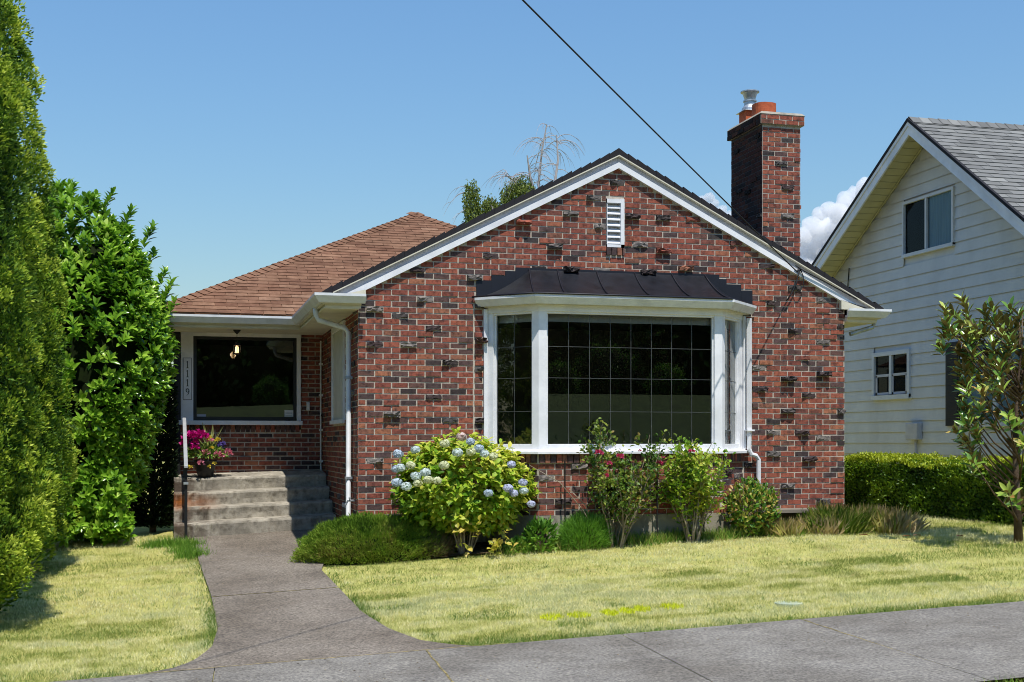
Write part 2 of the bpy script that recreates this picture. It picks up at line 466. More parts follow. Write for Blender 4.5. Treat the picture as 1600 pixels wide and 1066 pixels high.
# side of the wing (faces the walk) and the porch wall
def side_spans(zb, zt):
    sp = [(.012, 3.7)]
    if zt > 2.0 and zb < 3.28: sp = cut(sp, [(1.12, 2.4)])
    return sp
brick_run(b, (0, 0, .6), (0, 1, 0), (-1, 0, 0), .6, .0682, 40, side_spans, clink=.05, maxout=.03)
def porch_spans(zb, zt):
    sp = [(0., 2.0)]
    if zt > 1.92 and zb < 3.35: sp = cut(sp, [(0., 1.69)])
    return sp
brick_run(b, (-2.0, 3.7, 1.22), (1, 0, 0), (0, -1, 0), 1.22, .0655, 32, porch_spans, clink=.0)
rowlock(b, (-2.0, 3.7, 1.885), (1, 0, 0), (0, -1, 0), 1.69, .1, .014)
# base of the bay: three brick faces under the sill
for (p, q) in zip(BAY[:-1], BAY[1:]):
    p = Vector((p[0], p[1], .885)); q = Vector((q[0], q[1], .885)); u = (q-p).normalized(); n = Vector((u.y, -u.x, 0)); Ln = (q-p).length
    brick_run(b, p, u, n, .885, .0682, 9, lambda zb, zt: [(.0, Ln)], clink=.07, maxout=.05)
    rowlock(b, p+Vector((0, 0, .615)), u, n, Ln, .1, .035)
house_wall = b.build('brick_wall', M_BRICK, house)
# mortar / backing
b = MB()
T = .25
def pw(poly, y0, y1):  # prism of an XZ polygon between two Y planes
    k = len(poly); vs = [(x, y0, z) for x, z in poly]+[(x, y1, z) for x, z in poly]
    b.add(vs, [tuple(range(k)), tuple(range(2*k-1, k-1, -1))]+[(i, i+k, (i+1) % k+k, (i+1) % k) for i in range(k)])
pw([(0, .88), (1.545, .88), (1.545, 3.36), (0, 3.36)], 0, T)
pw([(4.865, .88), (W, .88), (W, 3.36), (4.865, 3.36)], 0, T)
pw([(1.545, .88), (4.865, .88), (4.865, 1.55), (1.545, 1.55)], 0, T)
pw([(0, 3.36), (3.05, 3.36), (3.05, ztop(3.05)-.1), (0, ztop(0)-.1)], 0, T)
pw([(3.285, 3.36), (W, 3.36), (W, ztop(W)-.1), (3.285, ztop(3.285)-.1)], 0, T)
pw([(3.05, 3.36), (3.285, 3.36), (3.285, 4.13), (3.05, 4.13)], 0, T)
pw([(3.05, 4.735), (3.285, 4.735), (3.285, ztop(3.285)-.1), (3.2, RZ-.1), (3.05, ztop(3.05)-.1)], 0, T)
b.box(0, T, T, 1.12, .5, 3.4); b.box(0, T, 2.4, 3.95, .5, 3.4); b.box(0, T, 1.12, 2.4, .5, 2.0); b.box(0, T, 1.12, 2.4, 3.28, 3.4)
b.box(-2.0, 0, 3.7, 3.95, .5, 1.92); b.box(-.31, 0, 3.7, 3.95, 1.92, 3.36); b.box(-2.0, -.31, 3.7, 3.95, 3.34, 3.42)
b.box(-2.0, -1.8, 3.95, 11., .5, 3.4); b.box(W-T, W, T, 11.2, .5, 3.4); b.box(-1.8, W-T, 11.0, 11.2, .5, 3.4)
for (p, q) in zip(BAY[:-1], BAY[1:]):
    p = Vector((p[0], p[1], .88)); q = Vector((q[0], q[1], .88)); u = (q-p).normalized(); n = Vector((u.y, -u.x, 0))
    b.obox(p-n*.12, u, (0, 0, 1), n, (q-p).length, .72, .12)
b.build('mortar_wall', M_MORTAR, house)
# foundation
b = MB()
b.box(-.012, W+.012, -.016, T, .1, .88); b.box(-.012, T, T, 3.7, .1, .58)
b.sweep([(p[0], p[1], 0) for p in BAY], [(-.3, .1), (.02, .1), (.02, .88), (-.3, .88)])
b.box(4.87, 4.93, -.09, -.02, .45, .8)
b.build('foundation', M_FOUND, house)
# rooms behind the glass
b = MB()
b.box(.3, 6.0, 3.3, 3.36, .9, 3.45); b.box(.27, .3, .3, 3.3, .9, 3.45); b.box(6.0, 6.03, .3, 3.3, .9, 3.45); b.box(.3, 6.0, -.35, 3.3, .86, .9); b.box(.3, 6., .3, 3.3, 3.42, 3.46)
b.box(-1.78, 5.9, 7.0, 7.05, 1.2, 3.4); b.box(-1.78, 5.9, 3.96, 7.0, 1.2, 1.24); b.box(-1.78, 5.9, 3.96, 7., 3.36, 3.39)
b.build('dim_room', M_ROOM, house)

# ---- roofs: courses of shingles, each a thin tilted strip
def shingle_plane(mb, O, u, v, nrm, length, lefts, expo=.13, tab=.3, thick=.009, vmax=None, jit=.002):
    """O eave corner, u along the eave, v up the slope; lefts(d) -> (u0, u1) free span at slope distance d"""
    O = Vector(O); u = Vector(u).normalized(); v = Vector(v).normalized(); n = Vector(nrm).normalized()
    k = 0
    while k*expo < vmax:
        d0 = k*expo; d1 = min(vmax, d0+expo*1.08)
        a0, a1 = lefts(d0); b0, b1 = lefts(d1)
        x = math.floor(a0/tab)*tab+(k % 2)*tab/2-tab+random.uniform(-.02, .02)
        while x < a1:
            p0, p1 = max(x, a0), min(x+tab-.006, a1); q0, q1 = max(x, b0), min(x+tab-.006, b1)
            x += tab
            if p1-p0 < .01: continue
            if q1 < q0: q0 = q1 = min(max((q0+q1)/2, b0), b1) if b1 > b0 else (b0+b1)/2
            t = thick+random.uniform(-jit, jit); e = random.uniform(-.004, .004)
            lo = [O+u*p0+v*(d0+e), O+u*p1+v*(d0+e)]; hi = [O+u*q1+v*d1, O+u*q0+v*d1]
            vs = [lo[0]+n*t, lo[1]+n*t, hi[0]+n*.001, hi[1]+n*.001, lo[0]-n*.01, lo[1]-n*.01]
            mb.add(vs, [(0, 1, 2, 3), (4, 5, 1, 0), (4, 0, 3), (1, 5, 2)], min(1, max(0, random.gauss(.5, .26))))
        k += 1
EX, EY, EZ = -2.42, 2.7, 3.47; RR = 4.41; PK = Vector((EX+RR, EY+RR, EZ+PIT*RR))
sl = math.hypot(1, PIT); SLm = RR*sl
b = MB()
shingle_plane(b, (EX, EY, EZ), (1, 0, 0), (0, 1, PIT), (0, -PIT, 1), 2*RR, lambda d: (d/sl, 2*RR-d/sl), vmax=SLm)
shingle_plane(b, (EX, EY+2*RR, EZ), (0, -1, 0), (1, 0, PIT), (-PIT, 0, 1), 2*RR, lambda d: (d/sl, 2*RR-d/sl), vmax=SLm, tab=.6)
shingle_plane(b, (EX+2*RR, EY, EZ), (0, 1, 0), (-1, 0, PIT), (PIT, 0, 1), 2*RR, lambda d: (d/sl, 2*RR-d/sl), vmax=SLm, tab=.6)
c = [Vector((EX, EY, EZ-.012)), Vector((EX+2*RR, EY, EZ-.012)), Vector((EX+2*RR, EY+2*RR, EZ-.012)), Vector((EX, EY+2*RR, EZ-.012))]; pk = PK-Vector((0, 0, .012))
b.add(c+[pk], [(0, 1, 4), (1, 2, 4), (2, 3, 4), (3, 0, 4), (3, 2, 1, 0)], .4)
roof = b.build('hip_roof', M_ROOF, house)
b = MB()
for (cx_, cy_) in ((EX, EY), (EX+2*RR, EY)):
    A = Vector((cx_, cy_, EZ)); d = (PK-A); L_ = d.length; d.normalize(); sd = Vector((d.y, -d.x, 0)).normalized(); k = 0
    if cx_ > 0: sd = -sd
    up = sd.cross(d); up = up if up.z > 0 else -up
    while k*.14 < L_:
        o = A+d*(k*.14); t = .03+random.uniform(-.002, .002); w = .13
        for s2 in (-1, 1):
            e = sd*s2*w-up*.055
            a0, a1 = o+up*t, o+d*.15+up*(t-.016)
            b.add([a0, a1, a1+e, a0+e, a0-up*.03, a0+e-up*.03], [(0, 1, 2, 3) if s2 < 0 else (3, 2, 1, 0), (4, 0, 3, 5), ], min(1, max(0, random.gauss(.5, .25))))
        k += 1
b.build('hip_cap', M_ROOF, roof)
b = MB()
YF = -.05
for sgn, xe in ((-1, -.43), (1, 6.83)):
    a = Vector((RX, YF, RZ)); e = Vector((xe, YF, ztop(xe)))
    for (o0, o1, y) in ((0, -.05, 0),):
        b.hexa([a, e, e+Vector((0, 0, o1)), a+Vector((0, 0, o1))], [p+Vector((0, 10.5 if False else 6.6, 0)) for p in (a, e, e+Vector((0, 0, o1)), a+Vector((0, 0, o1)))])
b.build('gable_roof', M_EDGE, house)
# ragged shingle ends along the rakes
b = MB()
for sgn, xe in ((-1, -.43), (1, 6.83)):
    n_ = 30
    for k in range(n_):
        xa = RX+(xe-RX)*k/n_; xb = RX+(xe-RX)*(k+1.02)/n_; j = random.uniform(0, .012)
        b.hexa([(xa, YF-.012, ztop(xa)+.03+j), (xb, YF-.012, ztop(xb)+.012+j), (xb, YF-.012, ztop(xb)-.044), (xa, YF-.012, ztop(xa)-.044)],
               [(xa, YF+.4, ztop(xa)+.03+j), (xb, YF+.4, ztop(xb)+.012+j), (xb, YF+.4, ztop(xb)-.044), (xa, YF+.4, ztop(xa)-.044)])
b.build('shingle_edge', M_EDGE, roof)
def rake(name, mt, y0, y1, top, bot, xin=0.):
    b = MB()
    for xe in (-.3+xin, 6.7-xin):
        b.hexa([(RX, y0, RZ+top), (xe, y0, ztop(xe)+top), (xe, y0, ztop(xe)+bot), (RX, y0, RZ+bot)], [(RX, y1, RZ+top), (xe, y1, ztop(xe)+top), (xe, y1, ztop(xe)+bot), (RX, y1, RZ+bot)])
    return b.build(name, mt, house)
rake('drip_edge', M_CREAM, -.07, -.02, -.046, -.06)
rake('rake_fascia', M_GREYSHADE, -.012, .03, -.055, -.142)  # white board; shade under the shingle edge is painted in as grey
rake('rake_board', M_WHITE, -.055, .03, -.134, -.206)
# ---- soffits, fascias and gutters
GUT = [(0, 0), (.045, 0), (.07, .035), (.1, .075), (.1, .105), (.088, .105), (.088, .082), (.06, .05), (.035, .02), (0, .02)]
b = MB()
gz0 = 3.345
b.sweep([(-2.46, 2.8, gz0), (-.43, 2.8, gz0), (-.43, -.13, gz0), (.06, -.13, gz0)], GUT, side=1)
gut = b.build('gutter', M_GUTTER, house)
b = MB(); b.sweep([(6.24, -.13, gz0), (6.75, -.13, gz0), (6.75, 6., gz0)], GUT, side=1); b.build('gutter', M_GUTTER, house)
for k in range(8):
    x = -2.3+k*.27; b = MB(); b.box(x, x+.012, 2.71, 2.9, gz0+.105, gz0+.113); b.build('gutter_hanger', M_GALV, gut)
b = MB()
FS = [(0, -.015), (.03, -.015), (.03, .1), (0, .1)]
def eaves(pth):
    b.sweep(pth, FS); b.sweep(pth, [(-.06, -.05), (-.005, -.05), (-.005, -.0), (-.06, -.0)])
eaves([(-2.46, 2.83, gz0), (-.4, 2.83, gz0), (-.4, -.1, gz0), (.02, -.1, gz0)])
b.box(-2.44, 0, 2.85, 3.7, 3.285, 3.3); b.box(-.41, 0, -.09, 2.85, 3.285, 3.3)
b.add([(-.3, -.07, 3.45), (.08, -.07, 3.45), (.08, -.07, ztop(.08)-.2), (-.3, -.07, ztop(-.3)-.1), (-.3, .0, 3.45), (.08, .0, 3.45), (.08, .0, ztop(.08)-.2), (-.3, .0, ztop(-.3)-.1)],
      [(0, 1, 2, 3), (0, 3, 7, 4), (1, 5, 6, 2), (4, 7, 6, 5)])
b.build('soffit', M_CREAM, house)
b = MB(); eaves([(6.28, -.1, gz0), (6.72, -.1, gz0), (6.72, 6, gz0)]); b.box(W, 6.71, -.09, 6, 3.285, 3.3)
b.add([(6.7, -.07, 3.45), (6.22, -.07, 3.45), (6.22, -.07, ztop(6.22)-.2), (6.7, -.07, ztop(6.7)-.1), (6.7, .0, 3.45), (6.22, .0, 3.45), (6.22, .0, ztop(6.22)-.2), (6.7, .0, ztop(6.7)-.1)],
      [(3, 2, 1, 0), (4, 7, 3, 0), (2, 6, 5, 1), (5, 6, 7, 4)])
b.build('soffit', M_CREAM, house)
# ---- downspouts
b = MB()
b.tube([(-.44, .48, 3.36), (-.44, .48, 3.27), (-.41, .47, 3.2), (-.1, .42, 3.11), (-.06, .41, 3.05), (-.06, .41, .78), (-.1, .36, .72)], .032, 10)
b.build('downspout', M_GUTTER, house, smooth=True)
for z in (2.5, 1.3): b = MB(); b.box(-.1, -.01, .372, .45, z, z+.03); b.build('downspout_strap', M_GALV, house)
b = MB()
b.tube([(4.92, -.09, 3.3), (4.92, -.09, 1.82)], .036, 4); b.tube([(4.92, -.09, 1.82), (4.92, -.085, 1.66), (4.95, -.085, 1.59), (5.02, -.075, 1.57), (5.06, -.07, 1.52), (5.06, -.07, .88)], .03, 8)
b.box(4.87, 4.97, -.145, -.02, 1.88, 1.9)
b.build('bay_downspout', M_WHITE, house)
b = MB(); b.tube([(6.8, .1, 3.34), (6.78, .12, 3.25), (6.45, .12, 3.15)], .03, 8); b.build('corner_pipe', M_GALV, house)
# hose tap on the corner and the white conduit beside the porch
b = MB(); b.tube([(0, .22, 1.05), (-.09, .22, 1.05), (-.12, .22, 1.0)], .012, 6); b.tube([(-.07, .18, 1.08), (-.07, .26, 1.08)], .01, 6); b.tube([(-.07, .22, 1.05), (-.07, .22, 1.09)], .006, 6); b.build('hose_tap', M_GALV, house)
b = MB(); b.tube([(-.035, 3.62, 1.3), (-.035, 3.62, 3.2)], .012, 8); [b.box(-.06, -.0, 3.6, 3.64, z, z+.03) for z in (1.45, 1.9, 2.4, 2.85)]; b.build('conduit', M_PLASTIC, house)
b = MB(); b.box(-.03, .0, .85, 1.25, .62, .98); b.build('basement_window', M_GREYSHADE, house)
b = MB(); b.box(-.036, -.031, .9, 1.2, .67, .93); b.build('basement_pane', M_DARKFR, house)
b = MB(); b.lathe((0, 0, 0), [(.001, 0), (.03, .004)], 12); 
bell = MB(); bell.sweep([(-.235, 3.68), (-.19, 3.68)], [(0, 2.19), (.03, 2.2), (.03, 2.31), (0, 2.32)]); bell.build('doorbell', M_PLASTIC, house)

# ---- gable vent
b = MB(); x0, x1, z0, z1 = 3.055, 3.28, 4.135, 4.73
b.box(x0, x0+.008, -.02, .1, z0, z1); b.box(x1-.045, x1, -.03, .1, z0, z1); b.box(x0, x1, -.028, .1, z1-.05, z1-.002); b.box(x0, x1, -.03, .1, z0, z0+.035)
vent = b.build('gable_vent', M_WHITE, house)
b = MB()
for k in range(7):
    z = z0+.045+k*.072
    b.hexa([(x0, -.012, z), (x1-.04, -.012, z), (x1-.04, -.012, z+.012), (x0, -.012, z+.012)], [(x0, .06, z+.055), (x1-.04, .06, z+.055), (x1-.04, .06, z+.067), (x0, .06, z+.067)])
b.box(x0, x1, .1, .12, z0, z1)
b.build('louvre', M_WHITE, vent)

# ---- bay window
def panel(mb, p, q, z0, z1, st=.09, head=.05, bot=.07, th=.08, inset=.0):
    p = Vector((p[0], p[1], 0)); q = Vector((q[0], q[1], 0)); u = (q-p).normalized(); n = Vector((u.y, -u.x, 0)); L = (q-p).length; Z = Vector((0, 0, 1))
    o = p-n*th
    mb.obox(o+Z*z0, u, Z, n, st, z1-z0, th); mb.obox(o+u*(L-st)+Z*z0, u, Z, n, st, z1-z0, th)
    mb.obox(o+u*st+Z*(z1-head), u, Z, n, L-2*st, head, th-.012); mb.obox(o+u*st+Z*z0, u, Z, n, L-2*st, bot, th-.006)
    # thin inner stop around the glass
    for (a, l, zz, h) in ((st, .02, z0+bot, z1-z0-head-bot), (L-st-.02, .02, z0+bot, z1-z0-head-bot)):
        mb.obox(o+u*a+Z*zz, u, Z, n, l, h, th-.03)
    return p, u, n, L
def pane_and_came(p, u, n, L, z0, z1, cols, rows, parent, st=.11):
    Z = Vector((0, 0, 1)); g = MB(); o = p-n*.055
    a_ = o+u*st+Z*z0; b_ = u*(L-2*st); g.add([a_, a_+b_, a_+b_+Z*(z1-z0), a_+Z*(z1-z0)], [(0, 1, 2, 3)]); pane = g.build('pane', M_GLASS, parent)
    g = MB(); wv, wz = L-2*st, z1-z0
    for i in range(1, cols): g.obox(o+u*(st+wv*i/cols-.003)+Z*z0+n*.0045, u, Z, n, .005, wz, .004)
    for z in rows: g.obox(o+u*st+Z*(z-.003)+n*.0045, u, Z, n, wv, .005, .0055)
    g.build('leaded_came', M_LEAD, parent)
b = MB(); PN = []
for i, (p, q) in enumerate(zip(BAY[:-1], BAY[1:])): PN.append(panel(b, p, q, SILL+.05, HEAD+.02, head=.045, st=.1 if i == 1 else .095))
b.sweep([(p[0], p[1]) for p in BAY], [(-.1, HEAD), (.012, HEAD), (.012, HEAD+.09), (-.1, HEAD+.09)])
b.box(1.5, 1.545, -.045, .05, SILL+.05, HEAD+.05); b.box(4.865, 4.9, -.045, .05, SILL+.05, HEAD+.05)
bay = b.build('bay_window', M_WHITE, house, bevel=.004)
for i, (p, u, n, L) in enumerate(PN): pane_and_came(p, u, n, L, SILL+.118, HEAD-.03, 8 if i == 1 else 2, (2.105, 2.5, 2.87), bay, .118 if i == 1 else .113)
b = MB(); b.sweep([(p[0], p[1]) for p in BAY], [(-.12, SILL+.002), (.075, SILL+.002), (.075, SILL+.035), (.02, SILL+.055), (-.12, SILL+.055)]); b.build('window_sill', M_WHITE, bay, bevel=.004)
b = MB(); b.sweep([(p[0], p[1]) for p in BAY], [(-.11, 1.), (-.098, 1.), (-.098, 1.01), (-.11, 1.01)])
bl = MB(); bl.sweep([(p[0], p[1]) for p in BAY], [(-.16, HEAD-.11), (-.13, HEAD-.11), (-.13, HEAD+.02), (-.16, HEAD+.02)]); bl.build('roller_blind', M_BLIND, bay)
# little bronze roof of the bay
GP = [(1.44, -.02), (1.98, -.58), (4.4, -.58), (4.96, -.02)]
def g_(v): return .3*v+.7*v*v
zr = 3.46; hr = .37
TL, TR = Vector((2.07, -.012, 0)), Vector((4.35, -.012, 0))
FL, FRr = Vector((1.95, -.68, 0)), Vector((4.42, -.68, 0)); WL, WR = Vector((1.36, -.03, 0)), Vector((5.0, -.03, 0))
def zz(p, v): return Vector((p.x, p.y, zr+hr*g_(v)))
b = MB()
b.grid(lambda s, t: zz((FL.lerp(FRr, s)).lerp(TL.lerp(TR, s), t), t), 12, 12)
b.grid(lambda s, t: zz((WL.lerp(FL, s)).lerp(TL, t), t), 12, 12)
b.grid(lambda s, t: zz((FRr.lerp(WR, s)).lerp(TR, t), t), 12, 12)
broof = b.build('bay_roof', M_COPPER, bay, smooth=True)
b = MB()
for s in (0, .155, .375, .59, .805, 1.):
    b.tube([zz((FL.lerp(FRr, s)).lerp(TL.lerp(TR, s), t/10), t/10)+Vector((0, 0, .008)) for t in range(11)], .011, 6)
b.tube([(1.36, -.03, zr+.012), (FL.x, FL.y, zr+.008), (FRr.x, FRr.y, zr+.008), (5., -.03, zr+.012)], .012, 5)
b.build('roof_seam', M_FLASH, bay, smooth=True)
b = MB()
for i, (x0, x1, z) in enumerate(flash_steps): b.box(x0, x1, -.024-.0015*(i % 2), -.005, 3.43, z)
b.build('step_flashing', M_FLASH, bay)
b = MB()
gpath = [(1.45, .0), (2.0, -.575), (4.41, -.575), (4.96, .0)]
b.sweep([(p[0], p[1], 3.355) for p in gpath], GUT); b.build('bay_gutter', M_GUTTER, bay)
b = MB(); b.sweep([(p[0], p[1]) for p in gpath], [(-.2, 3.345), (-.002, 3.345), (-.002, 3.47), (-.2, 3.47)]); b.build('bay_soffit', M_CREAM, bay)

# ---- porch window
b = MB(); y = 3.64
X0, X1, Z0, Z1 = -1.985, -.315, 1.985, 3.3
b.box(X0, -1.815, y, 3.76, Z0+.06, Z1); b.box(-.375, X1, y, 3.76, Z0+.06, Z1); b.box(-1.815, -.375, y, 3.76, 3.235, Z1); b.box(X0-.03, X1+.02, y-.05, 3.76, Z0, Z0+.06)
pwin = b.build('porch_window', M_WHITE, house, bevel=.004)
b = MB(); fx0, fx1, fz0, fz1 = -1.815, -.375, 2.046, 3.234
for (a, c_, d, e) in ((fx0, fx0+.045, fz0, fz1), (fx1-.045, fx1, fz0, fz1), (fx0+.045, fx1-.045, fz0, fz0+.055), (fx0+.045, fx1-.045, fz1-.04, fz1)): b.box(a, c_, 3.66, 3.75, d, e)
b.build('black_frame', M_DARKFR, pwin)
b = MB(); b.add([(fx0+.04, 3.695, fz0+.05), (fx1-.04, 3.695, fz0+.05), (fx1-.04, 3.695, fz1-.035), (fx0+.04, 3.695, fz1-.035)], [(0, 1, 2, 3)]); pp = b.build('pane', M_GLASS, pwin)
b = MB(); b.box(-.545, -.42, 3.69, 3.6935, 2.105, 2.2); b.build('sticker', M_PLASTIC, pwin)
b = MB(); b.box(-1.765, -1.64, 3.69, 3.6935, 2.1, 2.135); b.build('sticker', M_GREYSHADE, pwin)
b = MB(); [b.box(-.53, -.435, 3.6885, 3.6895, z, z+.008) for z in (2.148, 2.158, 2.12)]; b.build('sticker_print', M_GREYSHADE, pwin)
# side window of the wing
b = MB(); b.box(-.03, .05, 1.12, 1.19, 2.0, 3.27); b.box(-.03, .05, 2.3, 2.4, 2.0, 3.27); b.box(-.03, .05, 1.19, 2.3, 3.19, 3.27); b.box(-.05, .05, 1.1, 2.42, 1.98, 2.03)
swin = b.build('side_window', M_WHITE, house)
b = MB(); b.add([(0, 1.42, 2.03), (0, 1.19, 2.03), (0, 1.19, 3.19), (0, 1.42, 3.19)], [(0, 1, 2, 3)]); b.build('pane', M_GLASS, swin)
b = MB(); b.box(-.012, .02, 1.42, 2.3, 2.03, 3.19); b.build('drawn_blind', M_BLIND, swin)
b = MB(); b.box(-2.085, -1.99, 3.62, 3.9, 1.2, 3.29); b.build('corner_post', M_BLACK, house)

# ---- chimney
x0, x1, y0, y1, zc = 6.065, 6.66, 1.9, 2.95, 6.3
full = lambda L: (lambda zb, zt: [(0.004, L-.004)])
b = MB(); brick_run(b, (x0, y0, 3.), (1, 0, 0), (0, -1, 0), 3., .068, 48, full(x1-x0), clink=.05, maxout=.035)
brick_run(b, (x0-.045, y0-.045, zc), (1, 0, 0), (0, -1, 0), zc, .068, 2, full(x1-x0+.09), clink=0)
brick_run(b, (x1, y0, 3.), (0, 1, 0), (1, 0, 0), 3., .068, 48, full(y1-y0), clink=0)
chim = b.build('chimney', M_BRICK, house)
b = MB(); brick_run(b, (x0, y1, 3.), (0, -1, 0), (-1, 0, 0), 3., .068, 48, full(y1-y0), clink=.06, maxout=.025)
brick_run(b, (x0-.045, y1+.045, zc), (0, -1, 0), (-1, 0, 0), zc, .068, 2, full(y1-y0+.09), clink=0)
b.build('shade_toned_side', M_SHADEBRICK, chim)
b = MB(); b.box(x0-.0015, x0+.01, y0+.004, y1, 3., zc-.006); b.box(x0-.0465, x0-.03, y0-.04, y1+.045, zc-.0045, zc+.131); b.build('shade_toned_mortar', pmat('shade_toned_mortar', even('2c2829', '453f3e', '332e2f'), .95, nscale=8), chim)  # mortar of that face, its shade painted in as well
b = MB(); b.box(x0, x1, y0, y1, .4, zc+.02); b.box(x0-.045, x1+.045, y0-.045, y1+.045, zc-.004, zc+.13); b.build('mortar_core', M_MORTAR, chim)
b = MB(); t_ = zc+.132
b.hexa([(x0-.06, y0-.06, t_), (x1+.06, y0-.06, t_), (x1+.06, y1+.06, t_), (x0-.06, y1+.06, t_)], [(x0-.02, y0-.02, t_+.045), (x1+.02, y0-.02, t_+.045), (x1+.02, y1+.02, t_+.045), (x0-.02, y1+.02, t_+.045)])
b.build('chimney_cap', M_CONC, chim, bevel=.008)
b = MB(); t_ += .04
b.lathe((6.26, 2.25, t_), [(.165, -.02), (.165, .2), (.14, .2), (.135, .0)], 24, sq=2.6); b.build('chimney_pot', M_TERRA, chim)
b = MB(); b.box(6.14, 6.38, 2.6, 2.84, t_-.02, t_+.2); b.build('flue_liner', M_TERRA, chim)
b = MB(); b.hexa([(6.1, 2.56, t_+.2), (6.42, 2.56, t_+.2), (6.42, 2.88, t_+.2), (6.1, 2.88, t_+.2)], [(6.12, 2.58, t_+.215), (6.4, 2.58, t_+.215), (6.4, 2.86, t_+.215), (6.12, 2.86, t_+.215)])
b.lathe((6.26, 2.72, t_+.21), [(.125, 0), (.12, .05), (.085, .1), (.085, .15), (.1, .15), (.1, .17), (.08, .17), (.085, .2), (.11, .28), (.14, .29), (.14, .305), (.05, .33), (.0, .33)], 24)
b.build('flue_vent', M_GALV, chim)
# ================================================================== ground, walk, pavement
def axis(lo, hi, dlo, dhi, fine, coarse):
    a = [lo]
    while a[-1] < hi:
        x = a[-1]; st = fine if dlo <= x <= dhi else min(coarse, fine+.12*min(abs(x-dlo), abs(x-dhi)))
        a.append(x+st)
    return np.array(a)
def sheet(name, xs, ys, dz, mat, kind='structure', rough=0.):
    X, Y = np.meshgrid(xs, ys); Z = gz(X, Y)+dz
    V = np.stack([X.ravel(), Y.ravel(), Z.ravel()], 1)
    if rough: V[:, 2] += (fbm(V, 1.3, 5)-.5)*rough
    nx, ny = len(xs), len(ys); I = np.arange(nx*ny).reshape(ny, nx)
    F = np.stack([I[:-1, :-1], I[:-1, 1:], I[1:, 1:], I[1:, :-1]], -1).reshape(-1, 4)
    return tag(np_mesh(name, V, F, mat, None, smooth=True), kind=kind)
M_SOIL = pmat('dry_turf_ground', even('98935a', 'b0a966', 'a3a35e', '928b56'), .95, nscale=2.5, var=.25, vscale=9., bump=.5, bscale=120, spec=.05)
M_BED = pmat('bed_soil', even('3d3326', '564a37', '6b5d44', '473a2b'), .98, nscale=6, var=.3, vscale=14., bump=.8, bscale=60, bdist=.03, spec=.05)
def conc_extra(nt, c):
    sp = noise(nt, 42., 5., .8); c = mix(nt, c, ramp(nt, [(.36, (.42, .41, .4, 1)), (.5, (1, 1, 1, 1)), (.64, (1.7, 1.66, 1.56, 1))], sp), .9, 'MULTIPLY')
    st = noise(nt, 1.1, 5., .6); return mix(nt, c, ramp(nt, [(.35, (.72, .7, .68, 1)), (.6, (1.05, 1.05, 1.05, 1))], st), 1., 'MULTIPLY')
M_WALK = pmat('old_concrete_walk', even('6e675f', '7b7369', '746c63'), .93, nscale=3.2, extra=conc_extra, bump=.5, bscale=170, bdist=.006, spec=.15)
M_PAVE = pmat('pavement_concrete', even('736f69', '827e77', '7a766f'), .93, nscale=2.6, extra=conc_extra, bump=.55, bscale=160, bdist=.006, spec=.15)
M_ASPH = pmat('asphalt', even('3c3c3e', '48484a'), .9, nscale=9, bump=.4, bscale=150)
sheet('lawn_ground', axis(-60, 75, -6, 11, .2, 8), axis(-60, 120, -9, 4, .2, 8), -.02, M_SOIL)
M_FARLAWN = pmat('far_lawn', even('38491c', '4a5c26', '42521f'), .9, nscale=1.5, var=.3, vscale=3.)
sheet('far_lawn', axis(-50, 70, 0, 1, 2, 4), np.linspace(-48, -19, 30), .03, M_FARLAWN)
sheet('road', axis(-60, 70, 0, 1, 2, 3), np.array([-17.5, -14, -11, -8.3]), -.10+.09, M_ASPH)
sheet('bed_soil', axis(-.1, 6.6, 0, 6, .1, .2), np.linspace(-.72, .05, 9), .004, M_BED, rough=.05)
# pavement slabs with open joints
SWF, SWN = -4.93, -7.8
b = MB(); rr = random.Random(4)
xj = [-.15+1.63*k for k in range(-22, 34)]
for i in range(len(xj)-1):
    x0, x1 = xj[i]+.003, xj[i+1]-.003
    big = i % 2 == 0
    dz = rr.uniform(-.003, .003)
    b.grid(lambda s, t: (x0+(x1-x0)*s+.09*(t-.5)*-2.0*0.0-(.16*t), SWF+(SWN-SWF)*t, G(x0+(x1-x0)*s, SWF)+.012+dz+.004*math.sin(9*s)*0), 6, 6)
    for (s0, s1, t0, t1) in ((0, 1, 1, 1), (0, 1, 0, 0)): pass
pv = b.build('pavement', M_PAVE); tag(pv, kind='structure')
# front walk
WL = [(-5.4, -2.75), (-4.96, -2.45), (-4.85, -2.13), (-4.62, -1.93), (-4.2, -1.78), (-3.5, -1.71), (-2., -1.725), (0., -1.8), (2.1, -1.84)]
WR = [(-5.4, .55), (-4.96, .35), (-4.84, .15), (-4.56, -.12), (-4.05, -.3), (-3.34, -.42), (-2.4, -.47), (-1., -.54), (0., -.35), (.8, -.1), (2.1, -.02)]
def edge(T, y): return float(np.interp(y, [p[0] for p in T], [p[1] for p in T]))
b = MB()
for (ya, yb) in ((2.05, .1), (.096, -2.062), (-2.078, -4.914)):
    n = max(4, int((ya-yb)/.12))
    b.grid(lambda s, t: (edge(WL, ya+(yb-ya)*t)*(1-s)+edge(WR, ya+(yb-ya)*t)*s, ya+(yb-ya)*t, G(edge(WL, ya+(yb-ya)*t)*(1-s)+edge(WR, ya+(yb-ya)*t)*s, ya+(yb-ya)*t)+.01), 8, n)
tag(b.build('front_walk', M_WALK), kind='structure')

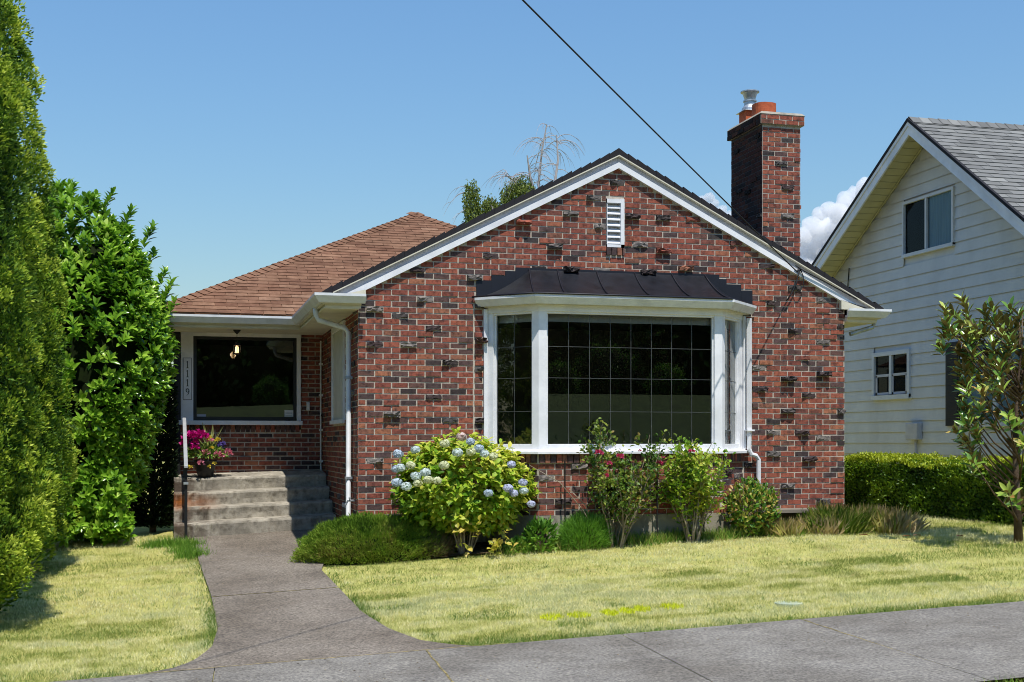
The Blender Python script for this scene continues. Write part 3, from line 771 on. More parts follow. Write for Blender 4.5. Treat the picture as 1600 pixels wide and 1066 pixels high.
M_JOINT = pmat('joint_dirt', even('8f8058', 'a8986a', '6d6346', 'b5a677'), .95, nscale=14, var=.3, vscale=25., bump=.8, bscale=90, spec=.05)
b = MB()
def strip(pts, w, dz):
    for (p, q) in zip(pts[:-1], pts[1:]):
        d = (Vector(q)-Vector(p)).normalized(); n_ = Vector((-d.y, d.x)); w0, w1 = w*random.uniform(.5, 1.3), w*random.uniform(.5, 1.3)
        b.add([(p[0]+n_.x*w0, p[1]+n_.y*w0, G(*p)+dz), (p[0]-n_.x*w0, p[1]-n_.y*w0, G(*p)+dz), (q[0]-n_.x*w1, q[1]-n_.y*w1, G(*q)+dz), (q[0]+n_.x*w1, q[1]+n_.y*w1, G(*q)+dz)], [(0, 1, 2, 3)])
strip([(x, -2.07+.004*math.sin(x*30)) for x in np.linspace(-1.72, -.48, 40)], .008, .0142)
strip([(x, -4.922+.005*math.sin(x*21)) for x in np.linspace(-2.5, .5, 80)], .009, .0165)
for xx in (-.15, 3.11): strip([(xx-.16*t+.004*math.sin(t*40), SWF+(SWN-SWF)*t) for t in np.linspace(0, 1, 60)], .008, .0175)
tag(b.build('joint_dirt', M_JOINT), kind='structure')

# ================================================================== grass blades
GR = [(0, lin('8f9a4c')), (.2, lin('acaf62')), (.42, lin('cac982')), (.65, lin('dfda9e')), (.85, lin('ece6b8')), (.93, lin('6f8a34')), (1., lin('4a742a'))]
M_GRASS = pmat('dry_grass', GR, .8, attr='rnd', trans=.3, spec=.15, mode='LINEAR')
def inlawn(x, y):
    yy = np.clip(y, -5.4, 2.1)
    wl = np.interp(yy, [p[0] for p in WL], [p[1] for p in WL]); wr = np.interp(yy, [p[0] for p in WR], [p[1] for p in WR])
    path = (x > wl-.0) & (x < wr+.0)
    edge_ = np.minimum(np.abs(x-wl), np.abs(x-wr))
    back = np.where(x < -.5, 2.6, np.where(x < 6.6, -.74+.08*np.sin(x*5)+.05*np.sin(x*13), 1.6))
    left = x > -6.
    ok = (y > SWF-.01) & (y < back) & (~path) & left
    return ok, np.minimum(edge_, y-SWF)
def blades(n, x0, x1, y0, y1, h, w, seed):
    rg = np.random.default_rng(seed)
    x = rg.uniform(x0, x1, n); y = rg.uniform(y0, y1, n)
    P3 = np.stack([x, y, 0*x], 1)
    ok, ed = inlawn(x, y)
    dens = fbm(P3, 2.3, 31)
    ok &= rg.random(n) < .35+1.1*dens
    x, y, ed, P3 = x[ok], y[ok], ed[ok], P3[ok]
    n = len(x)
    patch = fbm(P3*np.array([.55, 1.7, 1]), 1.1, 3, 4); fine = fbm(P3, 9., 8)
    green = np.maximum(np.clip((.16-ed)/.16, 0, 1)*.9*(fbm(P3, 1.7, 12) > .42), np.clip((.34-(y-SWF))/.3, 0, 1)*.85*np.clip((fbm(P3, 2.6, 19)-.36)*5, 0, 1))
    mid = fbm(P3*np.array([.7, 1.5, 1]), 3.2, 41, 3)
    v = np.clip(.5+(patch-.5)*2.1+(mid-.5)*1.5+(fine-.5)*.7+rg.normal(0, .12, n), .0, .88)
    isg = rg.random(n) < np.clip(green+np.where(vnoise(P3, 1.6, 77) > .83, .5, 0)+np.where(patch < .36, .25, .03)+np.where(mid < .31, .2, 0), 0, .85)
    v = np.where(isg, rg.uniform(.9, 1., n), v)
    hh = h*(.6+.8*rg.random(n))*(1+.8*green)*(1+.4*(fine-.5)); 
    P = np.stack([x, y, gz(x, y)-.012], 1); D = np.stack([rg.normal(0, .55, n), rg.normal(0, .55, n), np.ones(n)], 1)
    U = np.stack([rg.normal(0, 1, n), rg.normal(0, 1, n), .2*np.ones(n)], 1)
    V, F, k = leafmesh(P, D, U, hh, w, 'tri'); return V, F, v
parts = [blades(230000, -4.2, 9.5, -4.95, 2.6, .032, .006, 1), blades(150000, -4.2, 5.5, -4.95, -2.5, .028, .005, 2), blades(26000, 6.4, 11, -3, 2.2, .05, .008, 3)]
o = 0; Vs = []; Fs = []; Rs = []
for V, F, v in parts: Vs.append(V); Fs.append(F+o); Rs.append(v); o += len(V)
tag(np_mesh('lawn_grass', np.concatenate(Vs), np.concatenate(Fs), M_GRASS, None, np.concatenate(Rs)), 'short dry yellow green lawn on both sides of the concrete walk', 'grass', kind='stuff')
# tufts in joints, along the pavement and the wild strip at the foot of the house
M_WEED = pmat('green_weed', even('4d7a24', '6b9433', '83a63f', '94a04a', 'b0a562'), .7, attr='rnd', trans=.35, spec=.2)
def tuft(n, pts, h, w, spread, seed, lo=0, hi=1):
    rg = np.random.default_rng(seed); pts = np.array(pts); i = rg.integers(0, len(pts), n)
    xy = pts[i]+rg.normal(0, spread, (n, 2)); P = np.stack([xy[:, 0], xy[:, 1], gz(xy[:, 0], xy[:, 1])-.01], 1)
    D = np.stack([rg.normal(0, .5, n), rg.normal(0, .5, n), np.ones(n)], 1); U = rg.normal(size=(n, 3))
    return P, D, U, h*(.4+.9*rg.random(n)), w, rg.uniform(lo, hi, n)
jp = []
for xx in (-.15, 3.11): jp += [(xx-.16*t, SWF+(SWN-SWF)*t) for t in np.linspace(0, 1, 14)]
jp += [(x, -2.068) for x in np.linspace(-1.65, -.55, 20)]+[(x, SWF-.0) for x in np.linspace(-1.2, .3, 12)]+[(x, .1) for x in np.linspace(-1.6, -.7, 6)]
P, D, U, L, w_, r_ = tuft(1900, jp, .018, .006, .008, 5, .5, 1.)
tag(leaf_obj('joint_grass', M_GRASS, None, P, D, U, L, w_, 'tri', rnd=np.where(RNG.random(len(r_)) < .3, .95, .75)), 'sparse dry grass growing in the joints of the concrete', 'grass', kind='stuff')
P, D, U, L, w_, r_ = tuft(9000, [(x, -.68+.07*math.sin(x*7)) for x in np.linspace(1.6, 5.3, 60)]+[(x, -.5) for x in np.linspace(2.2, 4.0, 20)], .13, .009, .07, 6)
P2, D2, U2, L2, w2, r2 = tuft(2600, [(-1.9, 1.4), (-1.95, 1.0), (-2.1, 1.6), (-2.3, 1.6), (-1.87, .6)], .11, .008, .09, 7, 0, .5)
tag(leaf_obj('border_grass', M_WEED, None, np.concatenate([P, P2]), np.concatenate([D, D2]), np.concatenate([U, U2]), np.concatenate([L, L2]), .009, 'tri', rnd=np.concatenate([r_, r2])), 'loose green grass and weeds along the foot of the brick wall', 'grass', kind='stuff')
P, D, U, L, w_, r_ = tuft(5000, [(x, SWN-.1) for x in np.linspace(-8, 9, 80)]+[(x, SWN-.03) for x in np.linspace(2.9, 4.3, 8)], .05, .007, .05, 9)
tag(leaf_obj('verge_grass', M_WEED, None, P, D, U, L, w_, 'tri', rnd=r_), 'fringe of grass along the near side of the pavement', 'grass', kind='stuff')

# yellow marks sprayed on the grass, water meter lid
M_YEL = pmat('yellow_marking', even('c9d400', 'dfe51a', 'b8bf10'), .8, attr='rnd', trans=.2)
for k, (px, py, rx) in enumerate(((862, 966, .11), (905, 963, .1), (953, 959, .07), (980, 956, .07), (1003, 953, .07), (1050, 949, .1))):
    v = ray(px, py); t = 2.
    while CZ+t*v[2] > G(CX+t*v[0], CY+t*v[1]): t += .02
    cx_, cy_ = CX+t*v[0], CY+t*v[1]; n = 170
    an_ = RNG.uniform(0, 6.283, n); q_ = np.sqrt(RNG.random(n)); xy = np.stack([cx_+np.cos(an_)*q_*rx*1.05, cy_+np.sin(an_)*q_*.11], 1); P = np.stack([xy[:, 0], xy[:, 1], gz(xy[:, 0], xy[:, 1])+.0], 1)
    D = np.stack([RNG.normal(0, .5, n), RNG.normal(0, .5, n), np.ones(n)], 1)
    side = ('leftmost of the six yellow patches sprayed on the lawn near the pavement', 'wide yellow patch on the lawn just right of the leftmost one', 'small yellow patch third from the left on the lawn', 'small yellow patch fourth from the left, one of a close pair', 'small yellow patch fifth from the left, right half of the close pair', 'wide yellow patch standing farthest right, apart from the other five')[k]
    tag(leaf_obj('yellow_mark', M_YEL, None, P, D, RNG.normal(size=(n, 3)), .036, .008, 'tri'), side, 'paint mark', 'yellow marks on the lawn')
c = None; v = ray(1232, 941); t = 2.
while CZ+t*v[2] > G(CX+t*v[0], CY+t*v[1]): t += .02
mx, my = CX+t*v[0], CY+t*v[1]
b = MB(); b.lathe((mx, my, G(mx, my)), [(.001, -.03), (.13, -.03), (.13, -.006), (.115, -.002), (.11, -.006), (.001, -.004)], 24)
tag(b.build('meter_cover', pmat('pale_blue_grey_lid', even('9aa590', 'abb49c'), .7, nscale=8, bump=.2)), 'pale blue grey round meter cover sunk in the lawn', 'cover')
M_LEAFDRY = pmat('fallen_leaf', even('5a3b1e', '7b5128', '6a4a22'), .8, attr='rnd')
for k, (px, py) in enumerate(((1342, 841), (1409, 843), (1426, 842), (1495, 843), (1341, 843))[:4]):
    v = ray(px, py); t = 2.
    while CZ+t*v[2] > G(CX+t*v[0], CY+t*v[1]): t += .02
    p = np.array([[CX+t*v[0], CY+t*v[1], CZ+t*v[2]+.035]])
    tag(leaf_obj('fallen_leaf', M_LEAFDRY, None, p, np.array([[1., .3*k-.4, .1]]), np.array([[0, 0, 1.]]), .13, .06, 'oval'),
        ('brown fallen leaf on the lawn, nearest the brick wall', 'brown fallen leaf, left one of a pair beside the dark tree shade', 'brown fallen leaf, right one of a pair beside the dark tree shade', 'brown fallen leaf on the lawn under the magnolia branches')[k], 'leaf', 'fallen leaves on the lawn')

# grit, leaf crumbs and twigs lying on the concrete
n = 900; gx = RNG.uniform(-3.2, 5.5, n); gy = np.where(RNG.random(n) < .6, RNG.uniform(-7.6, -4.95, n), RNG.uniform(-4.9, 2., n))
kp = (gy < -4.94) | ((gx > np.interp(gy, [p[0] for p in WL], [p[1] for p in WL])) & (gx < np.interp(gy, [p[0] for p in WR], [p[1] for p in WR])))
gx, gy = gx[kp], gy[kp]; P = np.stack([gx, gy, gz(gx, gy)+.0165], 1)
D = np.stack([RNG.normal(size=len(gx)), RNG.normal(size=len(gx)), .05+0*gx], 1)
tag(leaf_obj('litter', pmat('leaf_crumb', even('3a2d20', '6f5a3c', 'a08a5c', '4d4a42', 'b0a68c'), .9, attr='rnd'), None, P, D, np.tile(np.array([[0, 0, 1.]]), (len(gx), 1)), RNG.uniform(.008, .03, len(gx)), RNG.uniform(.005, .011, len(gx)), 'rh'), 'scattered grit and leaf crumbs lying on the walk and pavement', 'litter', kind='stuff')

# ================================================================== porch steps, handrail, pot, plaque, lantern
def steps_extra(nt, c):
    tc = nt.nodes.new('ShaderNodeTexCoord'); sx = nt.nodes.new('ShaderNodeSeparateXYZ'); nt.links.new(tc.outputs['Object'], sx.inputs[0])
    mr = nt.nodes.new('ShaderNodeMapRange'); mr.inputs[1].default_value = -.35; mr.inputs[2].default_value = -.95; nt.links.new(sx.outputs[0], mr.inputs[0])
    mz = nt.nodes.new('ShaderNodeMapRange'); mz.inputs[1].default_value = .46; mz.inputs[2].default_value = .6; nt.links.new(sx.outputs[2], mz.inputs[0])
    mz2 = nt.nodes.new('ShaderNodeMapRange'); mz2.inputs[1].default_value = .72; mz2.inputs[2].default_value = .6; nt.links.new(sx.outputs[2], mz2.inputs[0])
    n = ramp(nt, [(.42, (0, 0, 0, 1)), (.56, (1, 1, 1, 1))], noise(nt, 5., 5., .6))
    def mul(a, b_):
        m = nt.nodes.new('ShaderNodeMath'); m.operation = 'MULTIPLY'; nt.links.new(a, m.inputs[0]); nt.links.new(b_, m.inputs[1]); return m.outputs[0]
    c = mix(nt, c, lin('45352b'), mixfac(nt, mul(n, mr.outputs[0]), .85))
    n2 = ramp(nt, [(.4, (0, 0, 0, 1)), (.5, (1, 1, 1, 1))], noise(nt, 3.2, 3., .5))
    return mix(nt, c, lin('a8632a'), mixfac(nt, mul(mul(mul(n2, mr.outputs[0]), mz.outputs[0]), mz2.outputs[0]), .8))
M_STEPS = pmat('stained_concrete', even('736d62', '989183', 'aaa395', '857e71'), .93, nscale=9, var=.4, vscale=4., bump=.7, bscale=55, bdist=.012, spec=.15, extra=steps_extra, stretch=None)
FR = [2.0, 2.37, 2.73, 3.1, 3.72]; TR_ = [.785, .955, 1.13, 1.295]; TL_ = [.69, .875, 1.06, 1.245]
b = MB(); nx = 56; rs = random.Random(9)
def sx_(i): return -2.08+2.065*i/nx
for k in range(4):
    ch = [rs.gauss(0, .004)+(.0) for i in range(nx+1)]
    for i in range(nx+1):
        s = i/nx
        if s < .28: ch[i] += max(0, rs.gauss(.02, .02))*(1-s/.28)*(2.2 if k in (1, 3) else 1.1)
    lo = -.1
    rows = []
    for i in range(nx+1):
        s = i/nx; z = TL_[k]+(TR_[k]-TL_[k])*s; y = FR[k]; c_ = max(0, ch[i])
        zl = (TL_[k-1]+(TR_[k-1]-TL_[k-1])*s-.03) if k else .35
        yb = (FR[k+1]+.03) if k < 3 else 3.72
        zb = z+(.05 if k == 3 else .006)
        rows.append([(sx_(i), y+.012+rs.uniform(-.003, .003)+c_*.6, zl), (sx_(i), y+.006+rs.uniform(-.004, .004)+c_*1.2, (zl+z)/2), (sx_(i), y-.006+c_*1.4, z-.03), (sx_(i), y+.004+c_*1.2, z-.006-c_), (sx_(i), y+.05+c_, z+rs.uniform(-.002, .002)), (sx_(i), yb, zb), (sx_(i), yb, zl)])
    vs = [p for r in rows for p in r]; m = 7
    fs = [(i*m+j, (i+1)*m+j, (i+1)*m+(j+1) % m, i*m+(j+1) % m) for i in range(nx) for j in range(m)]
    fs += [tuple(range(m-1, -1, -1)), tuple(nx*m+j for j in range(m))]
    b.add(vs, fs)
b.box(-2.07, -.02, 3.12, 3.72, .35, 1.2)
stp = b.build('porch_steps', M_STEPS); tag(stp, 'four worn concrete steps up to the brick porch, rust stained at the left', 'steps')
rail = thing('handrail', 'slim black handrail with a pale flat top at the left edge of the steps', 'handrail', (-1.93, 2.1, .52))
M_RAILTOP = pmat('pale_grey_rail', even('a9abad', 'bcbec0'), .4, nscale=9, metal=.3)
b = MB(); b.box(-1.948, -1.912, 2.0, 2.036, .4, 1.44); b.build('post', M_BLACK, rail)
b = MB(); b.box(-1.955, -1.92, 3.25, 3.28, 1.22, 2.04); b.build('post', M_BLACK, rail)
b = MB()
b.hexa([(-1.955, 1.93, 1.41), (-1.905, 1.93, 1.41), (-1.905, 1.93, 1.445), (-1.955, 1.93, 1.445)], [(-1.965, 3.34, 2.05), (-1.915, 3.34, 2.05), (-1.915, 3.34, 2.085), (-1.965, 3.34, 2.085)])
b.build('top_rail', M_RAILTOP, rail, bevel=.006)
b = MB(); b.box(-1.96, -1.9, 1.97, 2.06, 1.2, 1.23); b.build('clamp', M_GALV, rail)

sign = thing('house_number_sign', 'tall narrow house number sign reading 1119 beside the black porch window', 'number sign', (-1.893, 3.63, 2.34))
b = MB(); b.box(-1.955, -1.835, 3.628, 3.64, 2.335, 2.925); b.build('border', M_BLACK, sign)
b = MB(); b.box(-1.949, -1.841, 3.624, 3.63, 2.341, 2.919); b.build('plate', M_WHITE, sign)
def digit(ch, cx_, cz_, h):
    d = MB(); y = 3.6225; w = h*.55
    def bar(x0, x1, z0, z1): d.box(cx_+x0*w, cx_+x1*w, y, y+.002, cz_+z0*h, cz_+z1*h)
    if ch == '1':
        bar(-.09, .11, -.5, .5); bar(-.32, .34, -.5, -.43)
        d.hexa([(cx_-.09*w, y, cz_+.5*h), (cx_-.34*w, y, cz_+.36*h), (cx_-.34*w, y, cz_+.31*h), (cx_-.09*w, y, cz_+.37*h)], [(cx_-.09*w, y+.002, cz_+.5*h), (cx_-.34*w, y+.002, cz_+.36*h), (cx_-.34*w, y+.002, cz_+.31*h), (cx_-.09*w, y+.002, cz_+.37*h)])
    else:
        n = 24; vs = []
        for k in range(n):
            a = 2*math.pi*k/n; th = .16+.06*abs(math.cos(a))
            for q in (1, 0): vs.append((cx_+math.cos(a)*w*(.46-(th if q == 0 else 0)), y, cz_+h*.2+math.sin(a)*h*(.3-(th*.5 if q == 0 else 0))))
        d.add(vs, [(2*k, 2*((k+1) % n), 2*((k+1) % n)+1, 2*k+1) for k in range(n)])
        pts = [(.38, .2), (.38, .0), (.28, -.22), (.08, -.4), (-.2, -.5), (-.26, -.46)]
        for (p, q) in zip(pts[:-1], pts[1:]):
            t0 = .12; d.add([(cx_+p[0]*w-.1*w, y, cz_+p[1]*h), (cx_+p[0]*w+.1*w, y, cz_+p[1]*h), (cx_+q[0]*w+.1*w, y, cz_+q[1]*h), (cx_+q[0]*w-.1*w, y, cz_+q[1]*h)], [(3, 2, 1, 0)])
    d.build('digit', M_BLACK, sign)
for i, ch in enumerate('1119'): digit(ch, -1.894, 2.828-.127*i, .098)

lan = thing('porch_lantern', 'small lit lantern hanging on a chain from the porch soffit before the black window', 'lantern', (-1.24, 3.1, 2.96))
lx, ly = -1.24, 3.1
b = MB(); b.lathe((lx, ly, 3.24), [(.0, .05), (.055, .045), (.05, .035), (.02, .0), (.01, -.01)][::-1], 16); b.build('ceiling_rose', M_BLACK, lan)
b = MB(); b.tube([(lx, ly, 3.12), (lx, ly, 3.24)], .004, 5); b.build('chain', M_BLACK, lan)
b = MB(); b.lathe((lx, ly, 3.07), [(.065, 0), (.05, .025), (.02, .05), (.01, .055)], 6); b.lathe((lx, ly, 2.945), [(.03, 0), (.05, .012), (.05, .02)], 6)
for k in range(6):
    a = math.pi*2*(k+.5)/6; b.tube([(lx+.05*math.cos(a), ly+.05*math.sin(a), 2.96), (lx+.058*math.cos(a), ly+.058*math.sin(a), 3.075)], .005, 4)
b.build('cage', M_BLACK, lan)
b = MB(); b.lathe((lx, ly, 2.968), [(.02, 0), (.026, .03), (.022, .075), (.012, .1)], 12); b.build('bulb', emat('warm_bulb', (1, .62, .28, 1), 2.6), lan)
lg = bpy.data.lights.new('lantern_light', 'POINT'); lg.energy = .6; lg.color = (1, .7, .4); lg.shadow_soft_size = .04
lo = bpy.data.objects.new('lantern_light', lg); COL.objects.link(lo); lo.parent = lan; lo.location = (0, 0, .06)

pot = thing('flower_pot', 'dark pot of pink magenta and yellow flowers standing on the top step', 'flower pot', (-1.72, 3.2, 1.255))
px_, py_, pz_ = -1.66, 3.22, 1.27
b = MB(); b.lathe((px_, py_, pz_), [(.1, 0), (.13, .1), (.15, .2), (.16, .21), (.16, .23), (.14, .23), (.12, .18)], 20); b.build('pot', M_BLACK, pot, smooth=True)
n = 520; d = rdir(n); d[:, 2] = np.abs(d[:, 2])*.8-.15; P = np.array([px_, py_, pz_+.3])+d*np.array([.3, .22, .22])*RNG.uniform(.5, 1., (n, 1))
M_POTLEAF = pmat('pot_leaf', even('3f6a1e', '6d9a34', 'a3b552', '4d7d28'), .5, attr='rnd', trans=.3)
leaf_obj('foliage', M_POTLEAF, pot, P, d+RNG.normal(size=(n, 3))*.5, rdir(n), RNG.uniform(.04, .08, n), .03, 'rh')
n = 26; an = RNG.uniform(0, 6.28, n); ti = RNG.uniform(.1, .8, n)
P = np.tile(np.array([px_+.05, py_, pz_+.3]), (n, 1)); D = np.stack([np.cos(an)*ti, np.sin(an)*ti*.6, np.ones(n)], 1)
leaf_obj('spike_leaf', pmat('spike_leaf', even('6d7a3a', '98a05a', 'b7b377'), .5, attr='rnd'), pot, P, D, np.cross(D, np.array([0, 0, 1.]))+.01, RNG.uniform(.25, .5, n), .014, 'rh', bend=.12)
FLW = {'magenta': 'd0148c', 'pink': 'e58aa0', 'yellow': 'e6d24a', 'violet': '6a5aa8'}
M_FL = {k: pmat(k+'_petal', even(v, v, k=.9), .5, trans=.3) for k, v in FLW.items()}
def bloom(c, r, mt, parent, n=26, name='flower', flat=.75):
    d = rdir(n); d[:, 2] = np.abs(d[:, 2])*.7+.1; d[:, 1] -= .35; d = unit(d)
    return leaf_obj(name, mt, parent, np.asarray(c)+d*r*.45, d+RNG.normal(size=(n, 3))*.45, rdir(n), r*.9, r*.8, 'rh')
for (dx, dz, c_, r) in ((-.26, .44, 'magenta', .07), (-.2, .5, 'magenta', .075), (-.13, .46, 'magenta', .07), (-.28, .37, 'magenta', .06), (-.06, .5, 'magenta', .075), (-.01, .48, 'magenta', .06), (-.14, .38, 'magenta', .06), (-.1, .54, 'magenta', .055),
                       (-.14, .3, 'magenta', .06), (.0, .22, 'pink', .055), (.17, .19, 'pink', .06), (.21, .17, 'pink', .05), (.3, .24, 'pink', .05), (.33, .2, 'pink', .04), (-.06, .06, 'pink', .05), (.06, .42, 'pink', .045),
                       (.05, .46, 'yellow', .04), (.16, .42, 'yellow', .045), (.08, .3, 'yellow', .035), (-.26, .02, 'yellow', .03), (-.2, .0, 'yellow', .03), (.12, .05, 'yellow', .03), (.05, .0, 'yellow', .03), (.22, .36, 'violet', .05), (.2, .33, 'violet', .04)):
    bloom((px_+dx, py_-.17+abs(dx)*.25, pz_+.13+dz*.85), r, M_FL[c_], pot, 20)

# ================================================================== neighbour's house
M_SIDE = pmat('cream_siding', even('c6c5c0', 'd0cfca', 'cac9c4'), .6, nscale=1.2, var=.08, vscale=3., stretch=(1, 1, .2))
M_GREYROOF = pmat('grey_shingle', even('626260', '727270', '82827f', '6a6a68', '90908c'), .95, attr='rnd', bump=.6, bscale=120, spec=.1, var=.15, vscale=2.)
M_SOFYEL = pmat('cream_soffit', even('b5b08c', 'c4bf9a'), .7, nscale=3)
nb = thing('neighbour_house', 'cream sided neighbouring house with a steep grey shingled gable behind the hedge', 'house', (14, 3.6, .6))
XN, XO = 10., 9.5; PKY, PKZ = 3.62, 7.0; PL, PR_ = .604, .72
def nroof(y): return PKZ-(PL*(y-PKY) if y > PKY else PR_*(PKY-y))
nholes = [(3.07, 4.55, 4.9, 5.83), (4.33, 5.53, 2.5, 3.32), (1.15, 2.87, 2.0, 3.36)]
def nspans(zb, zt):
    zz_ = zt-.02+.13
    a = PKY-(PKZ-zz_)/PR_; c_ = PKY+(PKZ-zz_)/PL
    a = max(a, -.6); c_ = min(c_, 8.2)
    if c_ <= a: return []
    sp = [(a, c_)]
    return cut(sp, [(h[0], h[1]) for h in nholes if zt > h[2]+.01 and zb < h[3]-.01])
b = MB(); ex = .1885; z = .62-.02
while z < 6.8:
    for (a, c_) in nspans(z, z+ex):
        y = a
        b.hexa([(XN-.022, c_, z-.006), (XN-.022, a, z-.006), (XN-.02, a, z+.006), (XN-.02, c_, z+.006)], [(XN, c_, z+ex-.01), (XN, a, z+ex-.01), (XN+.01, a, z+ex+.004), (XN+.01, c_, z+ex+.004)])
        b.add([(XN-.021, a, z), (XN-.004, a, z+ex), (XN-.004, c_, z+ex), (XN-.021, c_, z)], [(0, 1, 2, 3)])
    z += ex
b.build('lap_siding', M_SIDE, nb)
b = MB(); pts = [(-.6, .4), (8.2, .4), (8.2, nroof(8.2)-.1), (PKY, PKZ-.12), (-.6, nroof(-.6)-.1)]
for (X0, X1) in ((XN+.012, XN+.05),):
    k = len(pts); b.add([(X0, y, z) for y, z in pts]+[(X1, y, z) for y, z in pts], [tuple(range(k-1, -1, -1)), tuple(range(k, 2*k))])
b.box(XN+.05, 19.5, -.6, -.55, .4, 4.1); b.box(XN+.05, 19.5, 8.15, 8.2, .4, 4.2); b.box(19.5, 19.6, -.6, 8.2, .4, 4.4)
b.build('house_wall', M_SIDE, nb)
b = MB(); sr = math.hypot(1, PR_)
shingle_plane(b, (XO, -1., nroof(-1.)), (1, 0, 0), (0, 1, PR_), (0, -PR_, 1), 10.5, lambda d: (0, 10.5), expo=.145, vmax=(PKY+1.)*sr, thick=.014, tab=.32)
slf = math.hypot(1, PL)
shingle_plane(b, (20., 8.8, nroof(8.8)), (-1, 0, 0), (0, -1, PL), (0, PL, 1), 10.5, lambda d: (0, 10.5), expo=.145, vmax=(8.8-PKY)*slf, thick=.014, tab=.6)
b.hexa([(XO, PKY, PKZ-.012), (20, PKY, PKZ-.012), (20, -1, nroof(-1)-.012), (XO, -1, nroof(-1)-.012)], [(XO+.02, PKY, PKZ-.06), (20, PKY, PKZ-.06), (20, -1, nroof(-1)-.06), (XO+.02, -1, nroof(-1)-.06)], .4)
b.hexa([(XO, PKY, PKZ-.012), (20, PKY, PKZ-.012), (20, 8.8, nroof(8.8)-.012), (XO, 8.8, nroof(8.8)-.012)], [(XO+.02, PKY, PKZ-.06), (20, PKY, PKZ-.06), (20, 8.8, nroof(8.8)-.06), (XO+.02, 8.8, nroof(8.8)-.06)], .4)
k = XO
while k < 20:
    j = random.uniform(-.004, .004)
    b.add([(k, PKY-.14, PKZ-.14*PR_+.03+j), (k+.2, PKY-.14, PKZ-.14*PR_+.022), (k+.2, PKY, PKZ+.04), (k, PKY, PKZ+.05+j), (k+.2, PKY+.14, PKZ-.14*PL+.02), (k, PKY+.14, PKZ-.14*PL+.03)], [(0, 1, 2, 3), (3, 2, 4, 5)], random.random()); k += .18
nroof_o = b.build('shingle_roof', M_GREYROOF, nb)
b = MB()
for ye in (-1., 8.8):
    b.hexa([(XO-.03, PKY, PKZ+.022), (XO-.03, ye, nroof(ye)+.022), (XO-.03, ye, nroof(ye)-.033), (XO-.03, PKY, PKZ-.033)], [(XO+.02, PKY, PKZ+.022), (XO+.02, ye, nroof(ye)+.022), (XO+.02, ye, nroof(ye)-.033), (XO+.02, PKY, PKZ-.033)])
b.build('roof_edge', M_EDGE, nroof_o)
b = MB()
for ye in (-1., 8.8):
    b.hexa([(XO, PKY, PKZ-.034), (XO, ye, nroof(ye)-.034), (XO, ye, nroof(ye)-.25), (XO, PKY, PKZ-.25)], [(XO+.03, PKY, PKZ-.034), (XO+.03, ye, nroof(ye)-.034), (XO+.03, ye, nroof(ye)-.25), (XO+.03, PKY, PKZ-.25)])
    b.hexa([(XO-.018, PKY, PKZ-.034), (XO-.018, ye, nroof(ye)-.034), (XO-.018, ye, nroof(ye)-.1), (XO-.018, PKY, PKZ-.1)], [(XO, PKY, PKZ-.034), (XO, ye, nroof(ye)-.034), (XO, ye, nroof(ye)-.1), (XO, PKY, PKZ-.1)])
b.build('barge_board', M_WHITE, nb)
b = MB()
for ye, sg in ((-1., -1), (8.8, 1)):
    L_ = abs(ye-PKY); n_ = int(L_/.14)
    for k in range(n_):
        ya = PKY+sg*.14*k; yb = PKY+sg*(.14*(k+1)-.012)
        b.hexa([(XO+.03, ya, nroof(ya)-.115), (XO+.03, yb, nroof(yb)-.115), (XN+.05, yb, nroof(yb)-.115), (XN+.05, ya, nroof(ya)-.115)], [(XO+.03, ya, nroof(ya)-.1), (XO+.03, yb, nroof(yb)-.1), (XN+.05, yb, nroof(yb)-.1), (XN+.05, ya, nroof(ya)-.1)])
    b.tube([(XN-.03, PKY+sg*.05, nroof(PKY+sg*.05)-.14), (XN-.03, ye, nroof(ye)-.14)], .012, 4)
b.build('gable_soffit', M_SOFYEL, nb)
M_CURT = pmat('pale_curtain', even('6f8790', '879fa6'), .9, nscale=6, stretch=(1, 6, .2))
M_NGLASS = glassmat('neighbour_glass', (.8, .85, .87, 1), .3)
M_MATT = pmat('matt_dark', even('0d0e11', '14161a'), 1., nscale=3, spec=0.)
M_VINYL = pmat('vinyl_frame', even('c3c5c8', 'd0d2d4'), .45, nscale=4)
